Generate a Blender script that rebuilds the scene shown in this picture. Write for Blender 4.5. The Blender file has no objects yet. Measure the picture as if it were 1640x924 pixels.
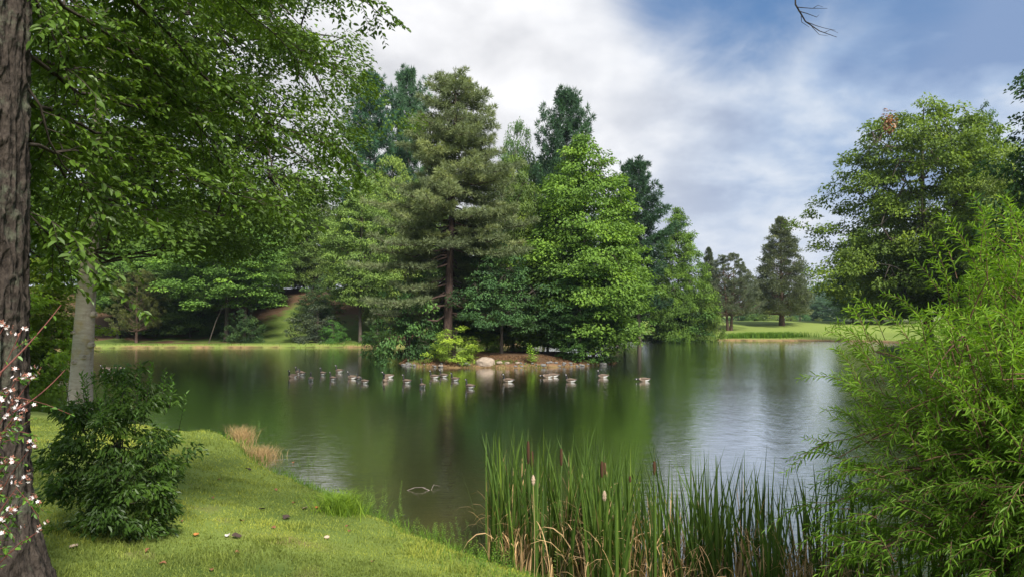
import bpy, math
import numpy as np
from mathutils import Vector

PI = math.pi
R = math.radians
sc = bpy.context.scene
C = sc.collection
rng = np.random.default_rng(11)

# ------------------------------------------------------------------ camera
F = 1093.0                     # focal length in photo pixels (photo 1640 x 924)
CAM_Z = 4.5
HAZE = 0.00014
PITCH = math.atan(41 / F)
cd = bpy.data.cameras.new('camera')
cam = bpy.data.objects.new('camera', cd)
C.objects.link(cam)
cam.location = (0, 0, CAM_Z)
cam.rotation_euler = (PI / 2 + PITCH, 0, 0)
cd.sensor_width = 36
cd.lens = 36 * F / 1640
cd.clip_start = 0.05
cd.clip_end = 20000
sc.camera = cam

# ------------------------------------------------------------------ light
SUN_EL, SUN_AZ = R(43), R(155)      # azimuth from +Y clockwise: behind the camera, to the right
w = bpy.data.worlds.new('World')
sc.world = w
w.use_nodes = True
nt = w.node_tree
for n in list(nt.nodes):
    nt.nodes.remove(n)


class NB:
    """Small helper that adds nodes to a tree."""
    def __init__(s, tree):
        s.t = tree

    def n(s, typ, ins=None, **kw):
        nd = s.t.nodes.new(typ)
        for k, v in kw.items():
            setattr(nd, k, v)
        for k, v in (ins or {}).items():
            so = nd.inputs[k]
            if isinstance(v, bpy.types.NodeSocket):
                s.t.links.new(v, so)
            else:
                so.default_value = v
        return nd

    def math(s, op, a, b=None, c=None, clamp=False):
        nd = s.t.nodes.new('ShaderNodeMath')
        nd.operation = op
        nd.use_clamp = clamp
        for i, v in enumerate((a, b, c)):
            if v is None:
                continue
            if isinstance(v, bpy.types.NodeSocket):
                s.t.links.new(v, nd.inputs[i])
            else:
                nd.inputs[i].default_value = v
        return nd.outputs[0]

    def mix(s, f, a, b, blend='MIX'):
        nd = s.t.nodes.new('ShaderNodeMix')
        nd.data_type = 'RGBA'
        nd.blend_type = blend
        for idx, v in ((0, f), (6, a), (7, b)):
            if isinstance(v, bpy.types.NodeSocket):
                s.t.links.new(v, nd.inputs[idx])
            else:
                if idx and len(v) == 3:
                    v = (*v, 1)
                nd.inputs[idx].default_value = v
        return nd.outputs[2]

    def ramp(s, f, stops, interp='LINEAR'):
        nd = s.t.nodes.new('ShaderNodeValToRGB')
        cr = nd.color_ramp
        cr.interpolation = interp
        while len(cr.elements) < len(stops):
            cr.elements.new(0.5)
        for e, (p, c) in zip(cr.elements, stops):
            e.position = p
            e.color = (*c, 1) if not isinstance(c, (int, float)) else (c, c, c, 1)
        s.t.links.new(f, nd.inputs[0])
        return nd.outputs[0]


b = NB(nt)
sky = b.n('ShaderNodeTexSky', sky_type='NISHITA', sun_disc=False, sun_elevation=SUN_EL, sun_rotation=SUN_AZ, altitude=100, air_density=1.2, dust_density=1.0, ozone_density=1.5)
tc = b.n('ShaderNodeTexCoord')
sep = b.n('ShaderNodeSeparateXYZ', {0: tc.outputs['Generated']})
zz = b.math('ADD', b.math('MAXIMUM', sep.outputs[2], 0.0), 0.38)
px_ = b.math('DIVIDE', sep.outputs[0], zz)
py_ = b.math('DIVIDE', sep.outputs[1], zz)
cv = b.n('ShaderNodeCombineXYZ', {0: px_, 1: py_, 2: 0.0})
n1 = b.n('ShaderNodeTexNoise', {'Vector': cv.outputs[0], 'Scale': 1.15, 'Detail': 8.0, 'Roughness': 0.5, 'Distortion': 0.15})
n2 = b.n('ShaderNodeTexNoise', {'Vector': cv.outputs[0], 'Scale': 3.4, 'Detail': 9.0, 'Roughness': 0.52, 'Distortion': 0.1})


def dirvec(pxx, pyy):
    u, v = (pxx - 820) / F, (462 - pyy) / F
    d = Vector((u, math.cos(PITCH) - v * math.sin(PITCH), math.sin(PITCH) + v * math.cos(PITCH)))
    return d.normalized()


def blob(d, near, far):
    """1 in the given direction of the sky, 0 away from it."""
    dp = b.n('ShaderNodeVectorMath', {0: tc.outputs['Generated'], 1: d}, operation='DOT_PRODUCT').outputs['Value']
    mr = b.n('ShaderNodeMapRange', {'Value': dp, 'From Min': math.cos(R(far)), 'From Max': math.cos(R(near))}, interpolation_type='SMOOTHSTEP')
    return mr.outputs[0]


# the break in the clouds (high, ahead and to the right), and the bright thin cloud to its left
gap = b.math('MAXIMUM', blob(dirvec(1190, -60), 2, 12), b.math('MULTIPLY', blob(dirvec(1430, 0), 1, 8), 0.9))
n3 = b.n('ShaderNodeTexNoise', {'Vector': cv.outputs[0], 'Scale': 3.2, 'Detail': 7.0, 'Roughness': 0.6, 'Distortion': 0.6})
gap = b.math('ADD', gap, b.math('MULTIPLY', b.math('SUBTRACT', n1.outputs[0], 0.5), 1.6))
gap = b.math('ADD', gap, b.math('MULTIPLY', b.math('SUBTRACT', n3.outputs[0], 0.5), 1.1))
gap = b.n('ShaderNodeMapRange', {'Value': gap, 'From Min': 0.12, 'From Max': 1.15}, interpolation_type='SMOOTHSTEP').outputs[0]
bright = blob(dirvec(640, 140), 4, 34)
CL = 5.0
shade = b.math('ADD', b.math('MULTIPLY', n1.outputs[0], 0.42), b.math('MULTIPLY', n2.outputs[0], 0.58))
ccol = b.ramp(shade, [(0.40, (0.26 * CL, 0.38 * CL, 0.62 * CL)), (0.47, (0.44 * CL, 0.57 * CL, 0.79 * CL)), (0.54, (0.74 * CL, 0.82 * CL, 0.94 * CL)), (0.62, (0.92 * CL, 0.94 * CL, 0.99 * CL))])
ccol2 = b.ramp(shade, [(0.42, (0.76 * CL, 0.77 * CL, 0.81 * CL)), (0.58, (1.12 * CL, 1.12 * CL, 1.14 * CL))])
cloud = b.mix(bright, ccol, ccol2)
# towards the horizon the cloud is a pale even grey
hz = b.n('ShaderNodeMapRange', {'Value': sep.outputs[2], 'From Min': 0.22, 'From Max': 0.0}, interpolation_type='SMOOTHSTEP').outputs[0]
cloud = b.mix(b.math('MULTIPLY', hz, 0.75), cloud, (0.84 * CL, 0.88 * CL, 0.96 * CL))
blue = b.mix(0.7, sky.outputs[0], (0.05 * CL, 0.17 * CL, 0.42 * CL))
skyc = b.mix(gap, cloud, blue)
bg = b.n('ShaderNodeBackground', {'Color': skyc, 'Strength': 0.1})
wo = b.n('ShaderNodeOutputWorld', {0: bg.outputs[0]})

sl = bpy.data.lights.new('sun', 'SUN')
sl.energy = 4.6
sl.angle = R(12)
sl.color = (1.0, 0.95, 0.86)
sun = bpy.data.objects.new('sun', sl)
C.objects.link(sun)
sdir = Vector((math.sin(SUN_AZ) * math.cos(SUN_EL), math.cos(SUN_AZ) * math.cos(SUN_EL), math.sin(SUN_EL)))
sun.rotation_euler = sdir.to_track_quat('Z', 'Y').to_euler()
sun.location = (20, -30, 60)

sc.view_settings.view_transform = 'Standard'
sc.view_settings.look = 'None'
sc.view_settings.gamma = 1
sc.view_settings.use_curve_mapping = False
sc.view_settings.exposure = 0.92
sc.render.engine = 'CYCLES'
sc.cycles.max_bounces = 6
sc.cycles.diffuse_bounces = 3
sc.cycles.glossy_bounces = 3
sc.cycles.transmission_bounces = 4
sc.cycles.volume_bounces = 0
sc.cycles.caustics_reflective = False
sc.cycles.caustics_refractive = False
sc.cycles.use_denoising = True
sc.cycles.sample_clamp_indirect = 3.0


# ------------------------------------------------------------------ maths helpers
def sstep(a, bb, x):
    t = np.clip((np.asarray(x, float) - a) / (bb - a), 0, 1)
    return t * t * (3 - 2 * t)


def _hash(i, j, k):
    h = (i * 374761393 + j * 668265263 + k * 2147483647 + 1013904223) & 0xFFFFFFFF
    h = ((h ^ (h >> 13)) * 1274126177) & 0xFFFFFFFF
    return ((h ^ (h >> 16)) & 0xFFFF) / 65535.0


def vnoise(p):
    p = np.asarray(p, float)
    i = np.floor(p).astype(np.int64)
    f = p - i
    f = f * f * (3 - 2 * f)
    out = 0
    for dx in (0, 1):
        wx = f[..., 0] if dx else 1 - f[..., 0]
        for dy in (0, 1):
            wy = f[..., 1] if dy else 1 - f[..., 1]
            for dz in (0, 1):
                wz = f[..., 2] if dz else 1 - f[..., 2]
                out = out + wx * wy * wz * _hash(i[..., 0] + dx, i[..., 1] + dy, i[..., 2] + dz)
    return out


def n2d(x, y, s, seed=0.0):
    return vnoise(np.stack([np.asarray(x) * s + seed, np.asarray(y) * s + seed * 1.7, np.full(np.shape(x), seed)], -1))


def norm(a):
    return a / np.maximum(np.linalg.norm(a, axis=-1, keepdims=True), 1e-9)


# ------------------------------------------------------------------ the lie of the land
POND = np.array([(-31, 33.5), (-29.5, 32.2), (-27, 31.5), (-21, 30.5), (-17.5, 29.0), (-13.6, 26.2), (-11.6, 24.6), (-10.3, 24.4), (-8.4, 22.3), (-7.0, 20.0), (-5.55, 18.3),
                 (-4.35, 16.8), (-3.4, 15.5), (-1.9, 13.9), (-0.95, 12.9), (-0.1, 12.1), (0.9, 11.1), (2.4, 9.9), (5, 8.9), (9, 8.6), (14, 10), (22, 15), (30, 27), (35, 45), (38, 62),
                 (40, 75), (47, 88), (60, 100), (60, 113), (50, 116), (40, 117.5), (30, 118), (20, 116), (10, 110), (0, 101), (-10, 95.5), (-22, 93.5), (-38, 92.5), (-52, 92), (-64, 89), (-62, 80), (-47, 60), (-36, 46), (-31.5, 38)], float)
ISL = np.array([(-9.8, 60.5), (-8.6, 58.9), (-6, 57.9), (-3, 57.5), (0, 57.4), (3, 58.0), (5.2, 58.8), (7.2, 60.0), (8.8, 61.5), (9.8, 64), (9.6, 68), (7, 71.5), (2, 73), (-4, 72.5), (-8.5, 70), (-10.4, 66), (-10.5, 62.8)], float)


def sdf(poly, x, y):
    """signed distance, negative inside"""
    x = np.asarray(x, float); y = np.asarray(y, float)
    d = np.full(x.shape, 1e9)
    ins = np.zeros(x.shape, bool)
    n = len(poly)
    for i in range(n):
        ax, ay = poly[i]; bx, by = poly[(i + 1) % n]
        ex, ey = bx - ax, by - ay
        t = np.clip(((x - ax) * ex + (y - ay) * ey) / (ex * ex + ey * ey), 0, 1)
        d = np.minimum(d, (x - ax - t * ex) ** 2 + (y - ay - t * ey) ** 2)
        c = (ay > y) != (by > y)
        xi = ax + (y - ay) * ex / (ey if abs(ey) > 1e-9 else 1e-9)
        ins ^= c & (x < xi)
    d = np.sqrt(d)
    return np.where(ins, -d, d)


def terrain(x, y, full=False):
    x = np.asarray(x, float); y = np.asarray(y, float)
    wob = (n2d(x, y, 0.9, 3.1) - 0.5) * 0.5 + (n2d(x, y, 0.25, 7.7) - 0.5) * 0.9
    wob = wob * np.clip(np.hypot(x, y) / 30, 0.25, 1)
    s = sdf(POND, x, y) + wob
    si = sdf(ISL, x, y) + wob * 0.7
    near = 1 - sstep(40, 62, y)
    leftw = sstep(12, -14, x)
    farw = sstep(70, 90, y)
    bank = 0.30 * sstep(0, 0.7, s) + 0.18 * sstep(0.7, 4, s)
    z = bank
    z = z + near * 2.45 * np.clip(s / 12.5, 0, 1) * (0.55 + 0.45 * np.clip(s / 12.5, 0, 1)) * (1 - 0.45 * sstep(-9, -22, x))
    z = z + farw * leftw * 9.0 * sstep(5, 42, s)
    z = z + farw * (1 - leftw) * (2.5 * sstep(0, 36, s) - 2.6 * sstep(42, 120, s))
    z = z + (1 - farw) * (1 - near) * 2.0 * sstep(0, 30, s)
    z = z + (n2d(x, y, 0.35, 1.3) - 0.5) * 0.12 * sstep(1, 5, s) + (n2d(x, y, 1.6, 5.3) - 0.5) * 0.04 * sstep(0.3, 2, s)
    deep = -1.6 * sstep(0, 6, -s) - 0.03
    z = np.where(s > 0, z, deep)
    isl = 0.28 * sstep(0, 0.9, -si) + 0.62 * sstep(0.5, 5.5, -si) + (n2d(x, y, 1.3, 2.2) - 0.5) * 0.16 * sstep(0, 1, -si)
    z = np.where(si < 0, isl, np.maximum(z, np.where((si < 3) & (s < 0), -0.45 * si - 0.03 - 0.9 * si * 0, -9)) if False else np.where((si < 3) & (s < 0), np.maximum(z, -0.5 * si - 0.02), z))
    if full:
        return z, s, si
    return z


def tz(x, y):
    return float(terrain(np.array([x]), np.array([y]))[0])


def at(pxx, pyy, Y):
    """world point seen at photo pixel (pxx, pyy), at distance Y ahead"""
    u, v = (pxx - 820) / F, (462 - pyy) / F
    dy = math.cos(PITCH) - v * math.sin(PITCH)
    k = Y / dy
    return np.array([u * k, Y, CAM_Z + k * (math.sin(PITCH) + v * math.cos(PITCH))])


def hit(pxx, pyy, y0=3.0, y1=260.0):
    """where the sight line through a photo pixel first meets the ground or the water"""
    Y = np.concatenate([np.arange(y0, 40, 0.05), np.arange(40, y1, 0.2)])
    u, v = (pxx - 820) / F, (462 - pyy) / F
    dy = math.cos(PITCH) - v * math.sin(PITCH)
    X = u * Y / dy
    Z = CAM_Z + Y / dy * (math.sin(PITCH) + v * math.cos(PITCH))
    T = np.maximum(terrain(X, Y), 0)
    k = np.argmax(Z <= T)
    return np.array([X[k], Y[k], T[k]])


# ------------------------------------------------------------------ object helpers
def tag(o, label=None, cat=None, group=None, kind=None):
    if label: o['label'] = label
    if cat: o['category'] = cat
    if group: o['group'] = group
    if kind: o['kind'] = kind
    return o


def thing(name, label, cat, loc=(0, 0, 0), rz=0.0, group=None):
    o = bpy.data.objects.new(name, None)
    C.objects.link(o)
    o.location = loc
    o.rotation_euler = (0, 0, rz)
    return tag(o, label, cat, group)


def add(name, me, mat=None, parent=None, color=None):
    o = bpy.data.objects.new(name, me)
    C.objects.link(o)
    if mat is not None and len(me.materials) == 0:
        for m in (mat if isinstance(mat, (list, tuple)) else [mat]):
            me.materials.append(m)
    if parent is not None:
        o.parent = parent
    if color is not None:
        o.color = (*color, 1)
    return o


def copy_tree(o, label, group=None, color=None, cat=None):
    """a copy of a thing with copies of its parts and sub-parts"""
    r = o.copy(); C.objects.link(r); r['label'] = label
    if group: r['group'] = group
    if cat: r['category'] = cat
    for ch in list(o.children):
        c = ch.copy(); C.objects.link(c); c.parent = r
        if color is not None and ch.name.split('.')[0] in ('crown', 'foliage'):
            c.color = (*color, 1)
        for g in list(ch.children):
            d = g.copy(); C.objects.link(d); d.parent = c
    return r


def mesh(name, V, faces, tint=None, matidx=None, smooth=False, attrs=None):
    """faces: list of integer arrays, each (n, k) with a fixed k"""
    me = bpy.data.meshes.new(name)
    V = np.asarray(V, np.float32)
    me.vertices.add(len(V))
    me.vertices.foreach_set('co', V.ravel())
    faces = [np.asarray(f, np.int32) for f in faces if len(f)]
    loops = np.concatenate([f.ravel() for f in faces])
    sizes = np.concatenate([np.full(len(f), f.shape[1], np.int32) for f in faces])
    starts = np.concatenate([[0], np.cumsum(sizes)[:-1]]).astype(np.int32)
    me.loops.add(len(loops))
    me.loops.foreach_set('vertex_index', loops)
    me.polygons.add(len(sizes))
    me.polygons.foreach_set('loop_start', starts)
    if matidx is not None:
        me.polygons.foreach_set('material_index', np.asarray(matidx, np.int32))
    me.update(calc_edges=True)
    me.polygons.foreach_set('use_smooth', np.full(len(sizes), smooth, bool))
    if tint is not None:
        a = me.attributes.new('tint', 'FLOAT', 'POINT')
        a.data.foreach_set('value', np.asarray(tint, np.float32))
    for k, v in (attrs or {}).items():
        a = me.attributes.new(k, 'FLOAT', 'POINT')
        a.data.foreach_set('value', np.asarray(v, np.float32))
    return me


LEAF = {
    'diamond': (np.array([(0, 0, 0), (.45, .5, .06), (1, 0, 0), (.45, -.5, .06)]), np.array([(0, 1, 2, 3)])),
    'fold': (np.array([(0, 0, 0), (.42, .5, .13), (1, 0, -.06), (.42, -.5, .13)]), np.array([(0, 1, 2), (0, 2, 3)])),
    'ovate': (np.array([(0, 0, 0), (.28, .42, .10), (.66, .36, .06), (1, 0, -.10), (.66, -.36, .06), (.28, -.42, .10)]), np.array([(0, 1, 2, 3), (0, 3, 4, 5)])),
    'lobed': (np.array([(0, 0, 0), (.1, .5, .1), (.45, .2, .03), (.6, .5, .05), (1, 0, -.1), (.6, -.5, .05), (.45, -.2, .03), (.1, -.5, .1)]), np.array([(0, 1, 2, 6), (2, 3, 4, 6), (0, 6, 7, 0), (4, 5, 6, 4)][:2])),
    'lance': (np.array([(0, 0, 0), (.35, .5, .03), (.75, .35, -.05), (1.0, 0, -.16), (.75, -.35, -.05), (.35, -.5, .03)]), np.array([(0, 1, 2, 3), (0, 3, 4, 5)])),
    'blade': (np.array([(0, .5, 0), (0, -.5, 0), (.55, -.32, .05), (.55, .32, .05), (1, 0, .22)]), None),
}


def leaves(P, U, N, L, W, shape='fold', tint=None, r=None):
    """leaf cards: base point P, axis U, face normal N, length L, width W. returns V, faces, tint"""
    T, Fc = LEAF[shape]
    n = len(P)
    U = norm(U)
    S = norm(np.cross(N, U))
    Nn = np.cross(U, S)
    L = np.broadcast_to(np.asarray(L, float), (n,))
    W = np.broadcast_to(np.asarray(W, float), (n,))
    V = (P[:, None, :] + T[None, :, 0:1] * (U * L[:, None])[:, None, :] + T[None, :, 1:2] * (S * W[:, None])[:, None, :]
         + T[None, :, 2:3] * (Nn * L[:, None])[:, None, :]).reshape(-1, 3)
    k = len(T)
    base = (np.arange(n) * k)[:, None, None]
    if Fc is None:
        fs = [(base + np.array([[(0, 1, 2, 3)]])).reshape(-1, 4), (base + np.array([[(3, 2, 4)]])).reshape(-1, 3)]
    else:
        fs = [(base + Fc[None]).reshape(-1, Fc.shape[1])]
    t = None if tint is None else np.repeat(tint, k)
    return V, fs, t


def join(parts):
    Vs, Fs, Ts, off = [], {}, [], 0
    for V, fs, t in parts:
        Vs.append(V)
        for f in fs:
            Fs.setdefault(f.shape[1], []).append(f + off)
        Ts.append(np.full(len(V), 0.5) if t is None else t)
        off += len(V)
    return np.concatenate(Vs), [np.concatenate(v) for v in Fs.values()], np.concatenate(Ts)


def tubes(lines, sides=5, cap=True):
    """lines: list of (points (m,3), radii (m,))"""
    Vs, Fs, off = [], [], 0
    caps = []
    a = np.arange(sides) * 2 * PI / sides
    ca, sa = np.cos(a), np.sin(a)
    for P, rad in lines:
        P = np.asarray(P, float)
        rad = np.broadcast_to(np.asarray(rad, float), (len(P),))
        m = len(P)
        T = norm(np.gradient(P, axis=0))
        ref = np.array([0, 0, 1.0]) if abs(T[:, 2]).mean() < 0.8 else np.array([0, 1.0, 0])
        A = norm(np.cross(np.broadcast_to(ref, T.shape), T))
        B = np.cross(T, A)
        V = P[:, None] + rad[:, None, None] * (ca[None, :, None] * A[:, None] + sa[None, :, None] * B[:, None])
        Vs.append(V.reshape(-1, 3))
        i = np.arange(m - 1)[:, None] * sides
        j = np.arange(sides)[None]
        j2 = (j + 1) % sides
        f = np.stack([i + j, i + j2, i + sides + j2, i + sides + j], -1).reshape(-1, 4) + off
        Fs.append(f)
        off += m * sides
    V = np.concatenate(Vs)
    return V, [np.concatenate(Fs)], np.full(len(V), 0.5)


def curve(p0, p1, bend=(0, 0, 0), n=6, jit=0.0, r=None):
    t = np.linspace(0, 1, n)[:, None]
    p = np.asarray(p0)[None] * (1 - t) + np.asarray(p1)[None] * t + np.asarray(bend)[None] * (4 * t * (1 - t))
    if jit and r is not None:
        j = r.normal(0, jit, (n, 3)); j[0] = 0; j[-1] = 0
        p = p + j
    return p


# ------------------------------------------------------------------ materials
def newmat(name):
    m = bpy.data.materials.new(name)
    m.use_nodes = True
    t = m.node_tree
    for n in list(t.nodes):
        t.nodes.remove(n)
    return m, NB(t)


def leafmat(name, objcol=True, col=(0.05, 0.1, 0.02), transl=0.35, rough=0.45, yellow=(1.5, 1.15, 0.55), lo=0.72, hi=1.9, spec=0.4, dead=None):
    m, g = newmat(name)
    at_ = g.n('ShaderNodeAttribute', attribute_name='tint')
    base = g.n('ShaderNodeObjectInfo').outputs['Color'] if objcol else g.n('ShaderNodeRGB').outputs[0]
    if not objcol:
        base.default_value = (*col, 1)
    mr = g.n('ShaderNodeMapRange', {'Value': at_.outputs['Fac'], 'To Min': lo, 'To Max': hi}).outputs[0]
    sc_ = g.n('ShaderNodeVectorMath', {0: base, 'Scale': mr}, operation='SCALE').outputs[0]
    yl = g.n('ShaderNodeVectorMath', {0: sc_, 1: yellow}, operation='MULTIPLY').outputs[0]
    f = g.math('MULTIPLY', g.math('POWER', at_.outputs['Fac'], 2.0), 0.6)
    c = g.mix(f, sc_, yl)
    if dead is not None:
        c = g.mix(g.math('GREATER_THAN', at_.outputs['Fac'], 1.01), c, dead)
    p = g.n('ShaderNodeBsdfPrincipled', {'Base Color': c, 'Roughness': rough, 'Specular IOR Level': spec})
    tcol = g.n('ShaderNodeVectorMath', {0: c, 1: (1.5, 1.45, 0.6)}, operation='MULTIPLY').outputs[0]
    tr = g.n('ShaderNodeBsdfTranslucent', {'Color': tcol})
    ms = g.n('ShaderNodeMixShader', {0: transl, 1: p.outputs[0], 2: tr.outputs[0]})
    g.n('ShaderNodeOutputMaterial', {0: ms.outputs[0]})
    return m


def barkmat(name, c1, c2, scale=(14, 14, 3), bump=0.5, rough=0.9, lichen=None, dist=0.02):
    m, g = newmat(name)
    tcn = g.n('ShaderNodeTexCoord')
    mp = g.n('ShaderNodeMapping', {'Vector': tcn.outputs['Object'], 'Scale': scale})
    nz = g.n('ShaderNodeTexNoise', {'Vector': mp.outputs[0], 'Scale': 1.0, 'Detail': 8.0, 'Roughness': 0.65, 'Distortion': 0.4})
    c = g.mix(g.ramp(nz.outputs[0], [(0.35, 0.0), (0.65, 1.0)]), c1, c2)
    if lichen:
        nl = g.n('ShaderNodeTexNoise', {'Vector': tcn.outputs['Object'], 'Scale': 2.3, 'Detail': 9.0, 'Roughness': 0.75})
        c = g.mix(g.ramp(nl.outputs[0], [(0.52, 0.0), (0.64, 0.75)]), c, lichen)
    bp = g.n('ShaderNodeBump', {'Height': nz.outputs[0], 'Strength': bump, 'Distance': dist})
    p = g.n('ShaderNodeBsdfPrincipled', {'Base Color': c, 'Roughness': rough, 'Specular IOR Level': 0.2, 'Normal': bp.outputs[0]})
    g.n('ShaderNodeOutputMaterial', {0: p.outputs[0]})
    return m


def plain(name, col, rough=0.8, var=0.25, scale=8.0, bump=0.0, spec=0.3):
    m, g = newmat(name)
    tcn = g.n('ShaderNodeTexCoord')
    nz = g.n('ShaderNodeTexNoise', {'Vector': tcn.outputs['Object'], 'Scale': scale, 'Detail': 5.0, 'Roughness': 0.6})
    lo = tuple(max(c * (1 - var), 0) for c in col)
    hi = tuple(min(c * (1 + var), 1) for c in col)
    c = g.mix(g.ramp(nz.outputs[0], [(0.3, 0.0), (0.7, 1.0)]), lo, hi)
    ins = {'Base Color': c, 'Roughness': rough, 'Specular IOR Level': spec}
    if bump:
        ins['Normal'] = g.n('ShaderNodeBump', {'Height': nz.outputs[0], 'Strength': bump, 'Distance': 0.03}).outputs[0]
    p = g.n('ShaderNodeBsdfPrincipled', ins)
    g.n('ShaderNodeOutputMaterial', {0: p.outputs[0]})
    return m


M_LEAF = leafmat('leaf', rough=.58, spec=.28, dead=(0.30, 0.08, 0.02))
M_NEEDLE = leafmat('needle', transl=0.28, rough=0.6, yellow=(1.4, 1.15, 0.6), lo=0.8, hi=2.2, spec=0.25)
M_GLOSSY = leafmat('glossy_leaf', transl=0.3, rough=0.45, spec=0.35)
M_GRASS = leafmat('grass_blade', transl=0.3, rough=0.6, yellow=(1.7, 1.15, 0.7), lo=0.6, hi=1.5, spec=0.2)
M_DRY = leafmat('dry_blade', transl=.2, rough=.7, yellow=(1.2, 1.1, .9), lo=.5, hi=1.4, spec=.15)
M_BARK = barkmat('grey_brown_bark', (0.035, 0.028, 0.022), (0.11, 0.09, 0.07))
M_PINEBARK = barkmat('red_brown_bark', (0.032, 0.021, 0.018), (0.095, 0.062, 0.050), scale=(6, 6, 2.5))
M_CEDARBARK = barkmat('cedar_bark', (0.06, 0.04, 0.03), (0.16, 0.10, 0.075), scale=(8, 8, 1.5))
M_BRANCH = barkmat('dark_branch_bark', (0.02, 0.016, 0.012), (0.06, 0.048, 0.036))

# ------------------------------------------------------------------ ground and water
def polar():
    r = [0.4]
    while r[-1] < 40: r.append(r[-1] * 1.017 + 0.01)
    while r[-1] < 165: r.append(r[-1] + 0.55)
    while r[-1] < 9000: r.append(r[-1] * 1.07)
    r = np.array(r)
    a = np.concatenate([np.arange(-50, 50, 0.22), np.arange(50, 310, 5.0)]) * PI / 180
    return r, a


rr, aa = polar()
RR, AA = np.meshgrid(rr, aa, indexing='ij')
GX, GY = RR * np.sin(AA), RR * np.cos(AA)
shp = GX.shape
TZ, TS, TI = terrain(GX.ravel(), GY.ravel(), True)
gx, gy = GX.ravel(), GY.ravel()
TZ = TZ + np.where(np.hypot(gx, gy) > 300, (n2d(gx, gy, 0.004, 9.0) - 0.3) * 6 * sstep(300, 700, np.hypot(gx, gy)), 0)
na = len(aa)
ii = np.arange(len(rr) - 1)[:, None] * na
jj = np.arange(na)[None]
j2 = (jj + 1) % na
quads = np.stack([ii + jj, ii + na + jj, ii + na + j2, ii + j2], -1).reshape(-1, 4)
quads = quads[:, ::-1]

nA = n2d(gx, gy, 0.12, 4.0)
nB = n2d(gx, gy, 0.5, 8.0)
nC = n2d(gx, gy, 1.8, 12.0)
farleft = sstep(75, 90, gy) * sstep(16, 2, gx)
right = sstep(90, 100, gy) * sstep(6, 20, gx)
litter = farleft * np.clip(sstep(0.40, 0.62, 0.6 * nA + 0.4 * nB) * 0.9 + sstep(10, 22, TS) * 0.55, 0, 1) * sstep(1.5, 5, TS)
# the mown path that climbs the far left bank between the trees
pathc = -32.0 - 0.13 * (gy - 93)
pathw = np.exp(-((gx - pathc) / (3.6 + 0.02 * (gy - 93))) ** 2)
litter = litter * (1 - 0.95 * np.clip(pathw * 1.3, 0, 1) * sstep(126, 114, gy))
litter = np.maximum(litter, farleft * sstep(118, 128, gy) * 0.8)
isl = (TI < 0.3).astype(float)
litter = np.maximum(litter, isl * sstep(0.1, -1.0, TI) * (0.75 + 0.25 * nB))
dirt = np.clip(sstep(0.9, 0.35, TS) * sstep(-3, -0.1, TS) * (sstep(60, 80, gy)) * (0.5 + nB) * np.where(gx < 15, np.clip(2.2 * nB - .7, 0, 1), 1), 0, 1)
dirt = np.maximum(dirt, isl * sstep(-1.6, -0.4, TI) * 0.8)
dirt = np.maximum(dirt, (1 - sstep(40, 60, gy)) * sstep(0.74, 0.86, nC) * 0.25 * sstep(2, 4, TS))
dirt = np.maximum(dirt, (1 - sstep(40, 60, gy)) * sstep(0.35, 0.1, TS) * sstep(-.4, 0, TS) * np.clip(1.6 * nC, 0, 1) * 0.8)
# a bare patch in the near lawn
bp_ = hit(470, 868)
dirt = np.maximum(dirt, np.exp(-((gx - bp_[0]) / 0.5) ** 2 - ((gy - bp_[1]) / 0.35) ** 2) * (0.3 + 0.7 * n2d(gx, gy, 6, 2)) * 0.9)
yellow = np.clip(right * (0.55 + 0.4 * (nA - 0.3)) + (1 - sstep(40, 60, gy)) * sstep(0.4, 0.75, 0.5 * nB + 0.5 * nA) * 0.6 + (1 - sstep(30, 60, gy)) * sstep(17, 24, gy) * 0.3, 0, 1)
yellow = np.maximum(yellow, farleft * sstep(4, 1, TS) * (0.4 + 0.6 * nB) * 0.9)

gme = mesh('ground', np.stack([gx, gy, TZ], -1), [quads], smooth=True, attrs={'litter': litter, 'dirt': dirt, 'yellow': yellow, 'under': (TZ < 0).astype(float)})
mg, g = newmat('ground_cover')
tcn = g.n('ShaderNodeTexCoord')
ob = tcn.outputs['Object']
nf = g.n('ShaderNodeTexNoise', {'Vector': ob, 'Scale': 9.0, 'Detail': 8.0, 'Roughness': 0.7})
nm = g.n('ShaderNodeTexNoise', {'Vector': ob, 'Scale': 0.7, 'Detail': 6.0, 'Roughness': 0.65})
A = lambda k: g.n('ShaderNodeAttribute', attribute_name=k).outputs['Fac']
grass = g.mix(g.ramp(nm.outputs[0], [(0.35, 0.0), (0.65, 1.0)]), (0.062, 0.100, 0.018), (0.115, 0.150, 0.034))
grass = g.mix(g.ramp(nf.outputs[0], [(0.3, 0.0), (0.75, 0.7)]), grass, (0.045, 0.075, 0.016))
ylw = g.mix(g.ramp(nf.outputs[0], [(0.3, 0.0), (0.7, 1.0)]), (0.17, 0.235, 0.04), (0.26, 0.31, 0.085))
grass = g.mix(A('yellow'), grass, ylw)
lit = g.mix(g.ramp(nf.outputs[0], [(0.3, 0.0), (0.7, 1.0)]), (0.045, 0.028, 0.017), (0.13, 0.08, 0.045))
edge = g.math('ADD', A('litter'), g.math('MULTIPLY', g.math('SUBTRACT', nm.outputs[0], 0.5), 0.9), clamp=True)
gc = g.mix(g.ramp(edge, [(0.3, 0.0), (0.6, 1.0)]), grass, lit)
soil = g.mix(g.ramp(nf.outputs[0], [(0.3, 0.0), (0.7, 1.0)]), (0.13, 0.065, 0.035), (0.34, 0.20, 0.12))
gc = g.mix(g.math('MULTIPLY', A('dirt'), 0.9), gc, soil)
gc = g.mix(A('under'), gc, (0.06, 0.045, 0.02))
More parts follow.
